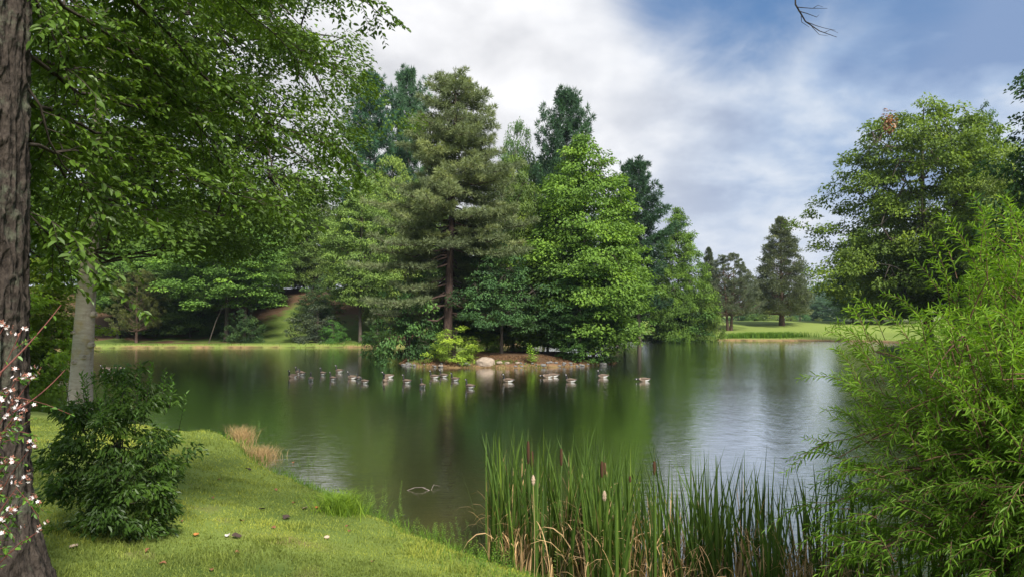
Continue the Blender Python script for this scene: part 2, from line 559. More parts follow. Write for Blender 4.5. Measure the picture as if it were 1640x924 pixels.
bm_ = g.n('ShaderNodeBump', {'Height': nf.outputs[0], 'Strength': 0.6, 'Distance': 0.05})
p = g.n('ShaderNodeBsdfPrincipled', {'Base Color': gc, 'Roughness': 0.95, 'Specular IOR Level': 0.1, 'Normal': bm_.outputs[0]})
g.n('ShaderNodeOutputMaterial', {0: p.outputs[0]})
tag(add('ground', gme, mg), kind='structure')

wv = (TZ < 0.12)
keep = wv[quads].any(1) & (np.hypot(gx, gy)[quads] < 170).all(1) & (TS[quads] < 3).any(1)
qk = quads[keep]
used = np.unique(qk)
remap = np.full(len(gx), -1); remap[used] = np.arange(len(used))
depth = np.minimum(-TS, TI)
shal = np.where(gy < 60, np.exp(-np.clip(-TS, 0, 99) / 2.2), 0) * (0.35 + 0.65 * n2d(gx, gy, 0.8, 21))
wme = mesh('water', np.stack([gx[used], gy[used], np.zeros(len(used))], -1), [remap[qk]], smooth=True, attrs={'shallow': shal[used]})
mw, g = newmat('pond_water')
tcn = g.n('ShaderNodeTexCoord')
mp1 = g.n('ShaderNodeMapping', {'Vector': tcn.outputs['Object'], 'Scale': (0.6, 2.2, 1)})
w1 = g.n('ShaderNodeTexNoise', {'Vector': mp1.outputs[0], 'Scale': 2.6, 'Detail': 5.0, 'Roughness': 0.6, 'Distortion': 0.6})
w2 = g.n('ShaderNodeTexNoise', {'Vector': tcn.outputs['Object'], 'Scale': 0.12, 'Detail': 2.0})
# a light breeze ruffles some patches of the pond more than others, most of all out to the right
sx = g.n('ShaderNodeSeparateXYZ', {0: tcn.outputs['Object']})
breeze = g.n('ShaderNodeMapRange', {'Value': sx.outputs[0], 'From Min': 0.0, 'From Max': 14.0, 'To Min': 0.0, 'To Max': 1.0}, interpolation_type='SMOOTHSTEP').outputs[0]
patch = g.ramp(w2.outputs[0], [(0.4, 0.35), (0.6, 1.0)])
amp = g.math('ADD', 0.15, g.math('MULTIPLY', breeze, g.math('MULTIPLY', patch, 0.15)))
mp3 = g.n('ShaderNodeMapping', {'Vector': tcn.outputs['Object'], 'Scale': (1.7, 1.0, 1)})
w3 = g.n('ShaderNodeTexNoise', {'Vector': mp3.outputs[0], 'Scale': 1.0, 'Detail': 2.0, 'Roughness': 0.5, 'Distortion': 0.4})
hgt = g.math('ADD', w1.outputs[0], g.math('MULTIPLY', w3.outputs[0], 1.2))
bpw = g.n('ShaderNodeBump', {'Height': hgt, 'Strength': amp, 'Distance': 0.045})
wc = g.mix(A('shallow'), (0.028, 0.036, 0.012), (0.068, 0.052, 0.018))
df = g.n('ShaderNodeBsdfDiffuse', {'Color': wc})
gl = g.n('ShaderNodeBsdfGlossy', {'Color': (1, 1, 1, 1), 'Roughness': 0.03, 'Normal': bpw.outputs[0]})
fr = g.n('ShaderNodeFresnel', {'IOR': 1.34})
fac = g.math('MINIMUM', g.math('MULTIPLY', fr.outputs[0], 2.5), 0.95)
ms = g.n('ShaderNodeMixShader', {0: fac, 1: df.outputs[0], 2: gl.outputs[0]})
g.n('ShaderNodeOutputMaterial', {0: ms.outputs[0]})
tag(add('water', wme, mw), kind='structure')


# ------------------------------------------------------------------ tree builders
def crown_shape(kind):
    if kind == 'round':
        return lambda t: np.sqrt(np.clip(1 - (2 * t - 0.85) ** 2 / 1.35, 0.02, 1))
    if kind == 'cone':
        return lambda t: np.clip((1 - t) ** 0.75 * 1.05, 0.04, 1) * (0.75 + 0.25 * np.clip(t * 6, 0, 1))
    if kind == 'oval':
        return lambda t: np.clip(np.sin(PI * np.clip(t * 0.86 + 0.13, 0, 1)), 0.05, 1) ** 0.65
    if kind == 'dome':
        return lambda t: np.clip(1 - t ** 2.4, 0.03, 1) ** 0.6
    if kind == 'broadcone':
        return lambda t: np.interp(t, [0, .1, .3, .5, .7, .85, .95, 1], [.78, .95, 1, .92, .72, .48, .24, .06])
    raise ValueError(kind)


def decid(name, seed, H=20., R0=6., cb=0.15, shape='oval', nclump=330, rc=1.15, nleaf=75, L=0.30, flat=0.34, trunk_r=0.26, lean=(0, 0), nlimb=18, leafshape='fold', bark=None, mat=None,
          col=(0.06, 0.12, 0.025), label='x', cat='tree', stems=1, sparse=0.0, dead=None, up=0.8, inner=0.3, limbmat=None, limbk=1.0, leafw=0.72):
    r = np.random.default_rng(seed)
    f = crown_shape(shape)
    z0 = H * cb
    ph = r.uniform(0, 6.28, 4)

    def axis(z):
        t = np.asarray(z) / H
        return np.stack([lean[0] * t ** 1.5 + 0.012 * H * np.sin(t * 5 + ph[0]) * t, lean[1] * t ** 1.5 + 0.012 * H * np.sin(t * 4 + ph[1]) * t, np.asarray(z) * 1.0], -1)

    # clump centres
    t = r.uniform(0, 1, nclump * 3)
    wgt = f(t) ** 1.4 + 0.1
    t = t[r.uniform(0, wgt.max(), len(t)) < wgt][:nclump]
    n = len(t)
    a = r.uniform(0, 2 * PI, n)
    lob = 1 + 0.14 * np.sin(3 * a + ph[2] + 4 * t) + 0.08 * np.sin(5 * a + ph[3] - 9 * t) + 0.75 * (vnoise(np.stack([np.cos(a) * 2.1, np.sin(a) * 2.1, t * 5.5], -1) + seed * 1.37) - 0.5)
    fr = np.sqrt(r.uniform(inner ** 2, 1, n))
    rad = R0 * f(t) * lob * fr
    z = z0 + (H - z0) * t * 0.97
    ax = axis(z)
    CC = ax + np.stack([np.cos(a) * rad, np.sin(a) * rad, r.normal(0, 0.25, n) - 0.10 * rad * (1 - t)], -1)
    if sparse:
        k = vnoise(CC * 0.35 + seed) > sparse
        CC, t, a, rad, fr = CC[k], t[k], a[k], rad[k], fr[k]
        n = len(CC)
    # limbs
    lines, trunks = [], []
    for s_ in range(stems):
        off = np.array([0, 0, 0]) if stems == 1 else np.array([math.cos(s_ * 2.4), math.sin(s_ * 2.4), 0]) * trunk_r * 1.2
        zs = np.concatenate([[0, 0.015 * H, 0.05 * H], np.linspace(0.1 * H, H * 0.96, 10)])
        rad_t = trunk_r * np.concatenate([[1.45, 1.12, 1.0], np.linspace(0.92, 0.10, 10)]) / (1 if stems == 1 else 1.3)
        trunks.append((axis(zs) + off * (1 + 2.5 * (zs[:, None] / H)), rad_t))
    samp = []
    for i in range(nlimb):
        ti = (i + 0.6) / nlimb * 0.86 + 0.02
        zt = z0 + (H - z0) * ti
        ang = i * 2.4 + r.uniform(-.4, .4)
        ln = R0 * float(f(np.array(ti))) * r.uniform(0.6, 0.85)
        rise = ln * r.uniform(0.25, 0.6)
        p0 = axis(max(zt - rise, z0 * 0.75 + 0.05 * H))
        p1 = axis(zt) + np.array([math.cos(ang) * ln, math.sin(ang) * ln, 0])
        P = curve(p0, p1, (0, 0, -0.12 * ln), 7, 0.03 * ln, r)
        lines.append((P, trunk_r * limbk * np.linspace(0.42, 0.10, 7) * (1 - 0.5 * ti)))
        samp.append(P[2:])
    S = np.concatenate(samp)
    d = np.linalg.norm(CC[:, None] - S[None], axis=2)
    nn = d.argmin(1)
    for i in range(n):
        if 0.5 < d[i, nn[i]] < 0.16 * R0 + 1.1:
            lines.append((curve(S[nn[i]], CC[i], (0, 0, 0.08 * d[i, nn[i]]), 4), trunk_r * np.array([0.11, 0.09, 0.06, 0.03])))
    TV = tubes(trunks, 14)
    tm = mesh(name + '_trunk', TV[0], TV[1], TV[2], smooth=True)
    TV = tubes(lines, 6)
    lmm = mesh(name + '_limbs', TV[0], TV[1], TV[2], smooth=True)
    # leaves
    cl = rc * r.uniform(0.65, 1.25, n) * (1 - 0.25 * t)
    nl = np.maximum((nleaf * (cl / rc) ** 2).astype(int), 6)
    idx = np.repeat(np.arange(n), nl)
    m = len(idx)
    q = r.normal(0, 1, (m, 3))
    q = norm(q) * (r.uniform(0, 1, (m, 1)) ** 0.45)
    off = q * cl[idx][:, None] * np.array([1, 1, flat])
    out = norm(CC - axis(CC[:, 2]) + 1e-6)
    h = (off[:, 0] ** 2 + off[:, 1] ** 2) / cl[idx]
    off[:, 2] -= 0.28 * h
    P = CC[idx] + off
    N = np.array([0, 0, up]) + out[idx] * 0.30 + q * np.array([.35, .35, .1]) + r.normal(0, 0.33, (m, 3))
    U = norm(q * np.array([1, 1, 0.1]) + out[idx] * 0.5 + np.array([0, 0, -0.35]) + r.normal(0, 0.35, (m, 3)))
    ct = np.clip(0.42 + 0.20 * r.normal(0, 1, n) + 0.10 * (t - 0.5), 0, 1)
    tint = np.clip(ct[idx] + r.normal(0, 0.13, m), 0, 1)
    if dead is not None:
        dc, dr = dead
        tint = np.where(np.linalg.norm(P - np.array(dc), axis=1) < dr, 1.2, tint)
    LL = L * r.uniform(0.65, 1.25, m)
    LV = leaves(P, U, N, LL, LL * leafw, leafshape, tint)
    lm = mesh(name + '_crown', *LV)
    o = thing(name, label, cat)
    if stems == 1:
        add('trunk', tm, bark or M_BARK, o)
    else:
        add('stems', tm, bark or M_BARK, o)
    add('limbs', lmm, limbmat or M_BARK, o)
    add('crown', lm, mat or M_LEAF, o, col)
    return o


def pine(name, seed, H=24., R0=6., cb=0.2, gap=0.9, per=5, tuft=0.34, kn=10, prof=None, col=(0.06, 0.075, 0.03), trunk_r=0.33, label='x', bark=None, rise=0.15, droop=0.0, wn=0.05, dens=1.0, clear=None, jag=0.25,
         trimlow=None):
    r = np.random.default_rng(seed)
    prof = prof or (lambda t: (1 - t) ** 0.8)
    zs = np.linspace(0, H, 14)
    bend = lambda z: np.stack([0.012 * H * np.sin(np.asarray(z) / H * 3.3 + seed), 0.01 * H * np.sin(np.asarray(z) / H * 4 + seed * 2), np.asarray(z) * 1.0], -1)
    lines = [(bend(zs), trunk_r * np.linspace(1.0, 0.10, 14) * np.where(zs < 0.3, 1.25, 1))]
    TP, TD, TI_ = [], [], []
    z = H * cb
    k = 0
    while z < H * 0.985:
        t = (z - H * cb) / (H * (1 - cb))
        for j in range(per):
            a = k * 2.4 + j * 2 * PI / per + r.uniform(-.45, .45)
            ln = R0 * prof(t) * r.uniform(1 - jag * 1.6, 1 + jag * 0.6) + 0.25
            if clear is not None and clear(t, a, r):
                continue
            d = np.array([math.cos(a), math.sin(a), 0])
            zz0 = z + r.uniform(-0.4, 0.4) * gap
            up_ = rise * (0.5 + 2.0 * t)
            p0 = bend(zz0)
            p1 = p0 + d * ln + np.array([0, 0, ln * (up_ - droop)])
            P = curve(p0, p1, (0, 0, -0.07 * ln), 7, 0.02 * ln, r)
            lines.append((P, trunk_r * np.linspace(0.24, 0.05, 7) * (1.05 - 0.7 * t)))
            bt = r.normal(0, 0.13)
            nb = max(int(ln / 0.42 * dens), 3)
            side = np.array([-d[1], d[0], 0])
            for m in range(nb):
                s = 0.22 + 0.78 * (m + r.uniform(0, 1)) / nb
                c = P[0] * (1 - s) + P[-1] * s + np.array([0, 0, -0.07 * ln * 4 * s * (1 - s)])
                w_ = (1 if m % 2 else -1) * min(0.34 * ln, 1.7) * (1.15 - s) * r.uniform(0.6, 1.15) + r.normal(0, .05)
                q = c + side * w_ + d * abs(w_) * 0.6 + np.array([0, 0, abs(w_) * 0.12])
                ntf = max(int(abs(w_) / (tuft * 0.55)), 1) + 1
                if abs(w_) > 0.5:
                    lines.append((np.array([c, (c + q) / 2 + np.array([0, 0, -.03]), q]), trunk_r * 0.035))
                for u_ in np.linspace(0.2 if abs(w_) > .4 else 0.6, 1, ntf):
                    TP.append(c * (1 - u_) + q * u_ + r.normal(0, 0.07, 3))
                    TD.append(norm(d * 0.7 + side * np.sign(w_) * 0.5 + np.array([0, 0, 0.45]) + r.normal(0, .2, 3)))
                    TI_.append(bt)
            TP.append(p1); TD.append(norm(d + np.array([0, 0, 0.6]))); TI_.append(bt)
        z += gap * (1 - 0.45 * t) * r.uniform(0.85, 1.15)
        k += 1
    TP.append(bend(H)); TD.append(np.array([0, 0, 1.])); TI_.append(0.1)
    TP, TD, TI_ = np.array(TP), np.array(TD), np.array(TI_)
    n = len(TP)
    TV = tubes(lines, 6)
    tm = mesh(name + '_trunk', TV[0], TV[1], TV[2], smooth=True)
    idx = np.repeat(np.arange(n), kn)
    m = len(idx)
    q = norm(r.normal(0, 1, (m, 3)))
    U = norm(TD[idx] * 0.65 + q * 0.85)
    N = norm(r.normal(0, 1, (m, 3)) + np.array([0, 0, 0.8]))
    tint = np.clip(0.42 + TI_[idx] + r.normal(0, 0.10, n)[idx] + r.normal(0, 0.10, m), 0, 1)
    LL = tuft * r.uniform(0.7, 1.2, m)
    LV = leaves(TP[idx] + q * 0.05, U, N, LL, wn * r.uniform(.7, 1.3, m), 'diamond', tint)
    lm = mesh(name + '_crown', *LV)
    o = thing(name, label, 'tree')
    add('trunk', tm, bark or M_PINEBARK, o)
    add('crown', lm, M_NEEDLE, o, col)
    o['H'] = H
    return o


def cedar(name, seed, H=16., R0=4.5, cb=0.13, col=(0.045, 0.06, 0.03), label='x', prof=None, n=520, stems=1, trunk_r=0.38, L=0.26, flat=0.6):
    """dense upright juniper: upswept sprays of fine foliage in ragged masses"""
    r = np.random.default_rng(seed)
    prof = prof or (lambda t: np.clip(1 - t, 0, 1) ** 0.7 * (0.82 + 0.18 * np.clip(t * 5, 0, 1)))
    t = r.uniform(0, 1, n * 3)
    k = r.uniform(0, 1, len(t)) < prof(t) + 0.12
    t = t[k][:n]
    n = len(t)
    a = r.uniform(0, 2 * PI, n)
    lob = 1 + 0.13 * np.sin(3 * a + seed + 6 * t) + 0.12 * np.sin(7 * a + 13 * t)
    rad = R0 * prof(t) * lob * np.sqrt(r.uniform(0.2, 1, n))
    z = H * cb + H * (1 - cb) * t
    CC = np.stack([np.cos(a) * rad, np.sin(a) * rad, z], -1)
    lines = []
    for s_ in range(stems):
        o_ = np.array([(s_ - (stems - 1) / 2) * trunk_r * 1.7, 0, 0])
        zs = np.linspace(0, H * 0.93, 9)
        lines.append((np.stack([o_[0] * (1 + zs / H * 3), 0 * zs + 0.05 * np.sin(zs), zs], -1), trunk_r * np.linspace(1, .08, 9) * np.where(zs < .2, 1.25, 1) / (1 if stems == 1 else 1.25)))
    for i in range(0, n, 2):
        c = CC[i]
        lines.append((curve((0, 0, max(z[i] - rad[i] * 0.7, H * cb * 0.9)), c, (0, 0, -0.05 * rad[i]), 4), trunk_r * np.array([.14, .10, .07, .03])))
    TV = tubes(lines, 6)
    tm = mesh(name + '_trunk', TV[0], TV[1], TV[2], smooth=True)
    nl = 85
    cl = (0.055 * H) * r.uniform(0.6, 1.25, n) * (1.0 - 0.4 * t)
    idx = np.repeat(np.arange(n), nl)
    m = len(idx)
    q = norm(r.normal(0, 1, (m, 3))) * r.uniform(0, 1, (m, 1)) ** 0.5
    P = CC[idx] + q * cl[idx][:, None] * np.array([1, 1, flat])
    out = norm(CC * np.array([1, 1, 0]) + 1e-6)
    U = norm(out[idx] * 0.55 + np.array([0, 0, 0.55]) + q * 0.5 + r.normal(0, .3, (m, 3)))
    N = norm(out[idx] * .5 + np.array([0, 0, .6]) + r.normal(0, .6, (m, 3)))
    tint = np.clip(0.4 + r.normal(0, .17, n)[idx] + r.normal(0, .12, m), 0, 1)
    LL = L * r.uniform(.6, 1.3, m)
    LV = leaves(P, U, N, LL, LL * 0.36, 'diamond', tint)
    lm = mesh(name + '_crown', *LV)
    o = thing(name, label, 'tree')
    add('trunk', tm, M_CEDARBARK, o)
    add('crown', lm, M_NEEDLE, o, col)
    return o


def setup(o, H0, R0, pxx, Y, top, half=None, base=None, rz=0.0, zoff=-0.1, X=None):
    """stand a tree at photo column pxx and distance Y so that its top reaches photo row `top`"""
    p = at(pxx, 500, Y)
    x = p[0] if X is None else X
    z = tz(x, Y) + zoff
    ht = at(pxx, top, Y)[2] - z
    s = ht / H0
    sr = s if half is None else (half / F * Y) / R0
    o.location = (x, Y, z)
    o.scale = (sr, sr, s)
    o.rotation_euler = (0, 0, rz)
    return o


G_ISL = 'trees on the pond island'
G_FAR = 'trees along the far left bank'
G_FIELD = 'trees around the far field'

# --- the big pine on the island
def pineprof(t):
    return np.interp(t, [0, .08, .2, .35, .5, .65, .8, .92, 1], [.85, 1.05, 1.05, .98, .84, .64, .47, .33, .10])

bigpine = pine('pine_tree', 5, H=26.5, R0=7.3, cb=0.15, gap=0.74, per=6, tuft=0.44, kn=19, prof=pineprof, col=(0.122, 0.155, 0.078), trunk_r=0.46, wn=0.055, dens=1.3, jag=0.33,
               label='tallest olive-green pine with a reddish trunk on the island', rise=0.10, droop=0.16,
               clear=lambda t, a, r: (t < 0.24 and math.sin(a) < 0.25 and math.cos(a) > -0.75) or r.uniform() < 0.10)
setup(bigpine, 26.5, 7.3, 722, 63.5, 112, half=130)
bigpine['group'] = G_ISL

# --- bright maple at the right of the island, and the darker trees under it
maple = decid('maple_tree', 21, H=20, R0=6.2, cb=0.08, shape='broadcone', nclump=620, rc=1.40, nleaf=125, L=0.30, flat=0.36, trunk_r=0.24, nlimb=26, col=(0.102, 0.190, 0.030),
              label='bright green layered maple on the right end of the island')
setup(maple, 20, 6.2, 934, 65.5, 210, half=104)
maple['group'] = G_ISL

oval = decid('broadleaf_tree', 31, H=20, R0=6, cb=0.12, shape='oval', nclump=480, rc=1.4, nleaf=120, L=0.30, flat=0.34, trunk_r=0.24, nlimb=20, col=(0.05, 0.11, 0.025),
             label='light green broadleaf tree on the far bank left of the island pine')
rnd = decid('broadleaf_tree', 41, H=18, R0=6.5, cb=0.08, shape='round', nclump=500, rc=1.45, nleaf=120, L=0.30, flat=0.38, trunk_r=0.26, nlimb=20, col=(0.045, 0.10, 0.022),
            label='medium green broadleaf tree in the left part of the far bank')
dome = decid('understory_tree', 51, H=9, R0=4.5, cb=0.30, shape='dome', nclump=230, rc=0.95, nleaf=85, L=0.22, flat=0.32, trunk_r=0.16, nlimb=14, col=(0.046, 0.105, 0.036),
             label='dark low tree with a straight bare trunk at the middle of the island')
wpine = pine('white_pine_tree', 61, H=24, R0=5, cb=0.25, gap=1.05, per=6, tuft=0.6, kn=17, prof=lambda t: np.interp(t, [0, .15, .5, .8, 1], [.7, 1, .8, .45, .06]), col=(0.032, 0.075, 0.036), trunk_r=0.30,
             wn=0.085, rise=0.35, droop=0.02, jag=0.45, label='tall dark blue-green pine behind the trees at the centre of the picture', bark=M_BARK)
wood = decid('broadleaf_tree', 45, H=20, R0=6.5, cb=0.26, shape='oval', nclump=480, rc=1.4, nleaf=120, L=0.30, flat=0.30, trunk_r=0.30, nlimb=20, col=(0.055, 0.13, 0.032),
             label='light green spreading tree with a thick dark trunk at the left waterside')
shrub = decid('leafy_shrub', 71, H=3.4, R0=2.2, cb=0.04, shape='dome', nclump=110, rc=0.55, nleaf=80, L=0.15, flat=0.4, trunk_r=0.06, nlimb=12, col=(0.17, 0.26, 0.035), stems=4,
              label='bright yellow-green shrub in front of the tall pine on the island', cat='shrub', leafshape='fold')
if False:
    pass


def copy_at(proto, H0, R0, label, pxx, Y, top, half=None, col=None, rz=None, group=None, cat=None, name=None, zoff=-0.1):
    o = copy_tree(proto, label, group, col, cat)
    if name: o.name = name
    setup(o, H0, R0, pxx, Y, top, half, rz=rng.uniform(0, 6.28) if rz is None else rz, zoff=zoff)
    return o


# island
setup(dome, 9, 4.5, 803, 62.5, 395, half=80); dome['group'] = G_ISL
setup(shrub, 3.4, 2.2, 727, 60.0, 521, half=42, zoff=0.0); shrub['group'] = 'shrubs on the island'
copy_at(shrub, 3.4, 2.2, 'wide low tree with leaves down to the water at the left end of the island', 654, 63.5, 438, 60, (0.050, 0.115, 0.032), group=G_ISL, cat='tree', name='low_tree')
copy_at(shrub, 3.4, 2.2, 'leafy dark growth behind the left side of the tall pine trunk', 690, 67.5, 450, 50, (0.040, 0.095, 0.030), group=G_ISL, cat='tree', name='low_tree')
copy_at(dome, 9, 4.5, 'dark low tree with a bare trunk right of the middle of the island', 877, 64.0, 420, 60, (0.050, 0.110, 0.034), group=G_ISL)
copy_at(oval, 20, 6, 'drooping dark green tree at the right tip of the island over the waterline', 928, 63.0, 395, 62, (0.045, 0.11, 0.028), group=G_ISL)
copy_at(dome, 9, 4.5, 'small tree reaching out over the water past the right tip of the island', 950, 66.5, 440, 84, (0.055, 0.12, 0.024), group=G_ISL)
copy_at(rnd, 18, 6.5, 'yellow-green tree showing between the tall pine and the bright maple', 822, 70.5, 245, 60, (0.085, 0.14, 0.03), group=G_ISL)
copy_at(oval, 20, 6, 'dark green tree filling the gap behind the tall island pine', 760, 70.0, 330, 70, (0.045, 0.10, 0.03), group=G_ISL)
copy_at(shrub, 3.4, 2.2, 'yellow-green shrub under the trees left of the middle of the island', 780, 66.5, 522, 26, (0.12, 0.22, 0.03), group='shrubs on the island')
copy_at(shrub, 3.4, 2.2, 'yellow-green shrub behind the bare trunks at the middle of the island', 833, 68.0, 515, 28, (0.13, 0.22, 0.03), group='shrubs on the island')
copy_at(shrub, 3.4, 2.2, 'dark green bush at the waterline on the right tip of the island', 935, 61.6, 512, 44, (0.045, 0.105, 0.022), group='shrubs on the island')

# far bank, from left to right (colour, x, distance, top row, half width)
FT = [
    (oval, 20, 6, 'yellow-green tree hanging over the left shore between the two near trunks', 28, 43.0, 395, 105, (0.145, 0.217, 0.020)),
    (wood, 20, 6.5, 'bright green tree just right of the smooth pale trunk', 190, 101.0, 375, 62, (0.087, 0.169, 0.035)),
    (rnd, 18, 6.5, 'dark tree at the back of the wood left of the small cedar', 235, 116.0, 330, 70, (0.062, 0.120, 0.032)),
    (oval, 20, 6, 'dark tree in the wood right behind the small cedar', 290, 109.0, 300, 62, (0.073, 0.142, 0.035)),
    (wood, 20, 6.5, 'light green spreading tree with a thick dark trunk at the left waterside', 363, 99.5, 315, 86, (0.093, 0.182, 0.037)),
    (wood, 20, 6.5, 'green tree behind the spreading waterside tree', 400, 112.0, 290, 66, (0.084, 0.155, 0.034)),
    (oval, 20, 6, 'tall soft green tree left of the mown path on the slope', 450, 124.0, 262, 56, (0.101, 0.168, 0.041)),
    (rnd, 18, 6.5, 'olive green tree above the mown path on the slope', 503, 131.0, 285, 48, (0.101, 0.155, 0.041)),
    (wood, 20, 6.5, 'pale green tall tree with a thin trunk right of the grey shrub', 577, 98.5, 285, 60, (0.123, 0.200, 0.045)),
    (rnd, 18, 6.5, 'pale yellow-green tree behind the left side of the tall pine', 625, 107.0, 248, 56, (0.138, 0.206, 0.045)),
    (oval, 20, 6, 'mid green tree half hidden behind the tall pine', 690, 112.0, 270, 60, (0.084, 0.140, 0.034)),
    (rnd, 18, 6.5, 'blue-green round topped tree right of the tall pine', 828, 108.0, 190, 42, (0.067, 0.133, 0.040)),
    (oval, 20, 6, 'pale green tree behind the top of the bright maple', 870, 112.0, 238, 52, (0.118, 0.182, 0.040)),
    (oval, 20, 6, 'dark green tree behind the right side of the bright maple', 1000, 113.0, 330, 50, (0.059, 0.112, 0.028)),
    (rnd, 18, 6.5, 'dense dark tree far behind the left wood', 130, 125.0, 300, 90, (0.056, 0.107, 0.030)),
    (oval, 20, 6, 'dense dark tree at the deep back of the left wood', 350, 130.0, 262, 80, (0.062, 0.120, 0.032)),
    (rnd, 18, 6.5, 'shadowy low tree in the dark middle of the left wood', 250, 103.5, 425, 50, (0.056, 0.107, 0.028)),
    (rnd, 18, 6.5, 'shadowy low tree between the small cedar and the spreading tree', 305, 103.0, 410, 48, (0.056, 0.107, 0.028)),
    (rnd, 18, 6.5, 'green tree far back between the grey shrub and the tall pine', 650, 122.0, 330, 60, (0.084, 0.140, 0.034)),
    (rnd, 18, 6.5, 'bushy green tree on top of the slope behind the olive tree', 486, 140.0, 395, 52, (0.073, 0.128, 0.037)),
    (wood, 20, 6.5, 'pale tree at the very back above the shrubs on the slope', 528, 146.0, 335, 60, (0.085, 0.146, 0.043)),
]
firsts = {}
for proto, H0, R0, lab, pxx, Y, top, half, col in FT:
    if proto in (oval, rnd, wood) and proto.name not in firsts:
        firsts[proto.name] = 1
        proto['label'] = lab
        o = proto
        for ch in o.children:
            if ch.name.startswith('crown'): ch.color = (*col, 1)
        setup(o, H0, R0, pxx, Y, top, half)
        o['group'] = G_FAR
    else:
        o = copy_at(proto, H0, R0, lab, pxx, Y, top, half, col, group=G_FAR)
        if proto is maple: o.name = 'broadleaf_tree'

# bright tree standing at the water's edge right of the island
o = copy_at(maple, 20, 6.2, 'bright green tree at the water edge right of the island', 1086, 112.0, 328, 47, (0.088, 0.165, 0.024), group=G_FIELD)
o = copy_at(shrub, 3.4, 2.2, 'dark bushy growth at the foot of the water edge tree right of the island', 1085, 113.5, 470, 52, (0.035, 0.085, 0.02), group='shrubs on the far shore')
o = copy_at(shrub, 3.4, 2.2, 'yellow-green bush hanging out right of the water edge tree', 1128, 113.0, 440, 30, (0.09, 0.15, 0.025), group='shrubs on the far shore')

# pines behind
setup(wpine, 24, 5, 905, 102, 144, half=62); wpine['group'] = 'tall pines behind the pond'
copy_at(wpine, 24, 5, 'tall blue-green pine behind the left wood, left of the tall island pine', 588, 128, 116, 58, (0.032, 0.085, 0.046), rz=1.0, group='tall pines behind the pond')
copy_at(wpine, 24, 5, 'blue-green pine top close beside the tall island pine', 652, 132, 110, 52, (0.045, 0.10, 0.05), rz=3.0, group='tall pines behind the pond')
copy_at(wpine, 24, 5, 'dark pine leaning out behind the right side of the bright maple', 1022, 106, 256, 62, (0.024, 0.06, 0.028), rz=4.2, group='tall pines behind the pond')

# cedars
ced = cedar('cedar_tree', 81, H=16, R0=4.6, cb=0.12, col=(0.075, 0.095, 0.055), label='large dark conical cedar standing alone on the far field', n=620)
setup(ced, 16, 4.6, 1252, 138, 350, half=53); ced['group'] = 'cedars'
ced2 = cedar('cedar_tree', 83, H=12, R0=6, cb=0.22, col=(0.075, 0.095, 0.062), label='wide twin-trunked cedar left of the large cedar on the field', n=420, stems=2, trunk_r=0.36,
             prof=lambda t: np.clip(1 - t ** 1.8, 0, 1) ** 0.6)
setup(ced2, 12, 6, 1168, 132, 405, half=50); ced2['group'] = 'cedars'
ced3 = copy_at(ced, 16, 4.6, 'narrow dark cedar top behind the left edge of the twin-trunked cedar', 1136, 142, 398, 24, (0.045, 0.062, 0.034), group='cedars')
ced4 = cedar('cedar_tree', 85, H=9, R0=3.6, cb=0.18, col=(0.070, 0.085, 0.028), label='small olive cedar with a bare reddish trunk on the far left bank', n=260, L=0.22, prof=lambda t: np.clip(np.sin(PI * (t * .8 + .18)), .1, 1) ** .7, trunk_r=0.2)
setup(ced4, 9, 3.6, 219, 97, 430, half=42); ced4['group'] = 'cedars'

# shrubs on the far left bank
copy_at(shrub, 3.4, 2.2, 'bright yellow-green bush leaning over the left shore behind the beech trunk', 22, 40.0, 468, 98, (0.17, 0.28, 0.025), group='shrubs on the far shore')
copy_at(shrub, 3.4, 2.2, 'grey-green rounded shrub on the far bank by the mown path', 507, 99.5, 487, 42, (0.045, 0.065, 0.040), group='shrubs on the far shore')
copy_at(shrub, 3.4, 2.2, 'small fresh green shrub at the right foot of the grey-green shrub', 534, 97.2, 511, 22, (0.06, 0.15, 0.03), group='shrubs on the far shore')
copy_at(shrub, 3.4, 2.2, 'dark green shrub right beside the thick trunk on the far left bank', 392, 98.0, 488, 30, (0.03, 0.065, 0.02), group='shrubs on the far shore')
copy_at(shrub, 3.4, 2.2, 'low green shrub on the far bank left of the island', 606, 97.0, 520, 26, (0.04, 0.085, 0.022), group='shrubs on the far shore')
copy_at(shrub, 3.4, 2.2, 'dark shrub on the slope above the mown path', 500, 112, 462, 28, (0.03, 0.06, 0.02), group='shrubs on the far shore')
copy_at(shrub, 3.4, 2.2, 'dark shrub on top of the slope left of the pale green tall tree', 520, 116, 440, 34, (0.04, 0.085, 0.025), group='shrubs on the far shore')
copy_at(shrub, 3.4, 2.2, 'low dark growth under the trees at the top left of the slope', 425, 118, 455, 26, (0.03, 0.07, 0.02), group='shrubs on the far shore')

# far field edge: bushes, then the hazy wood
for lab, pxx, Y, top, half, col in [
    ('dark green round bush behind the twin-trunked cedar', 1182, 182, 485, 22, (0.03, 0.08, 0.03)),
    ('light green round bush between the two cedars', 1208, 178, 487, 17, (0.08, 0.15, 0.04)),
    ('pale yellow-green bush left of the large cedar trunk', 1233, 172, 493, 16, (0.13, 0.19, 0.06)),
    ('low pale bush just right of the large cedar trunk', 1266, 166, 504, 9, (0.12, 0.18, 0.05)),
    ('round green tree at the right of the far field edge', 1281, 230, 484, 15, (0.05, 0.12, 0.045)),
    ('small bushy plant on the skyline of the field near the willow', 1312, 168, 508, 6, (0.10, 0.14, 0.05)),
]:
    copy_at(shrub, 3.4, 2.2, lab, pxx, Y, top, half, col, group='bushes at the far edge of the field')
copy_at(rnd, 18, 6.5, 'blue-green tree before the hazy wood right of the large cedar', 1318, 245, 478, 26, (0.04, 0.085, 0.045), group=G_FIELD)
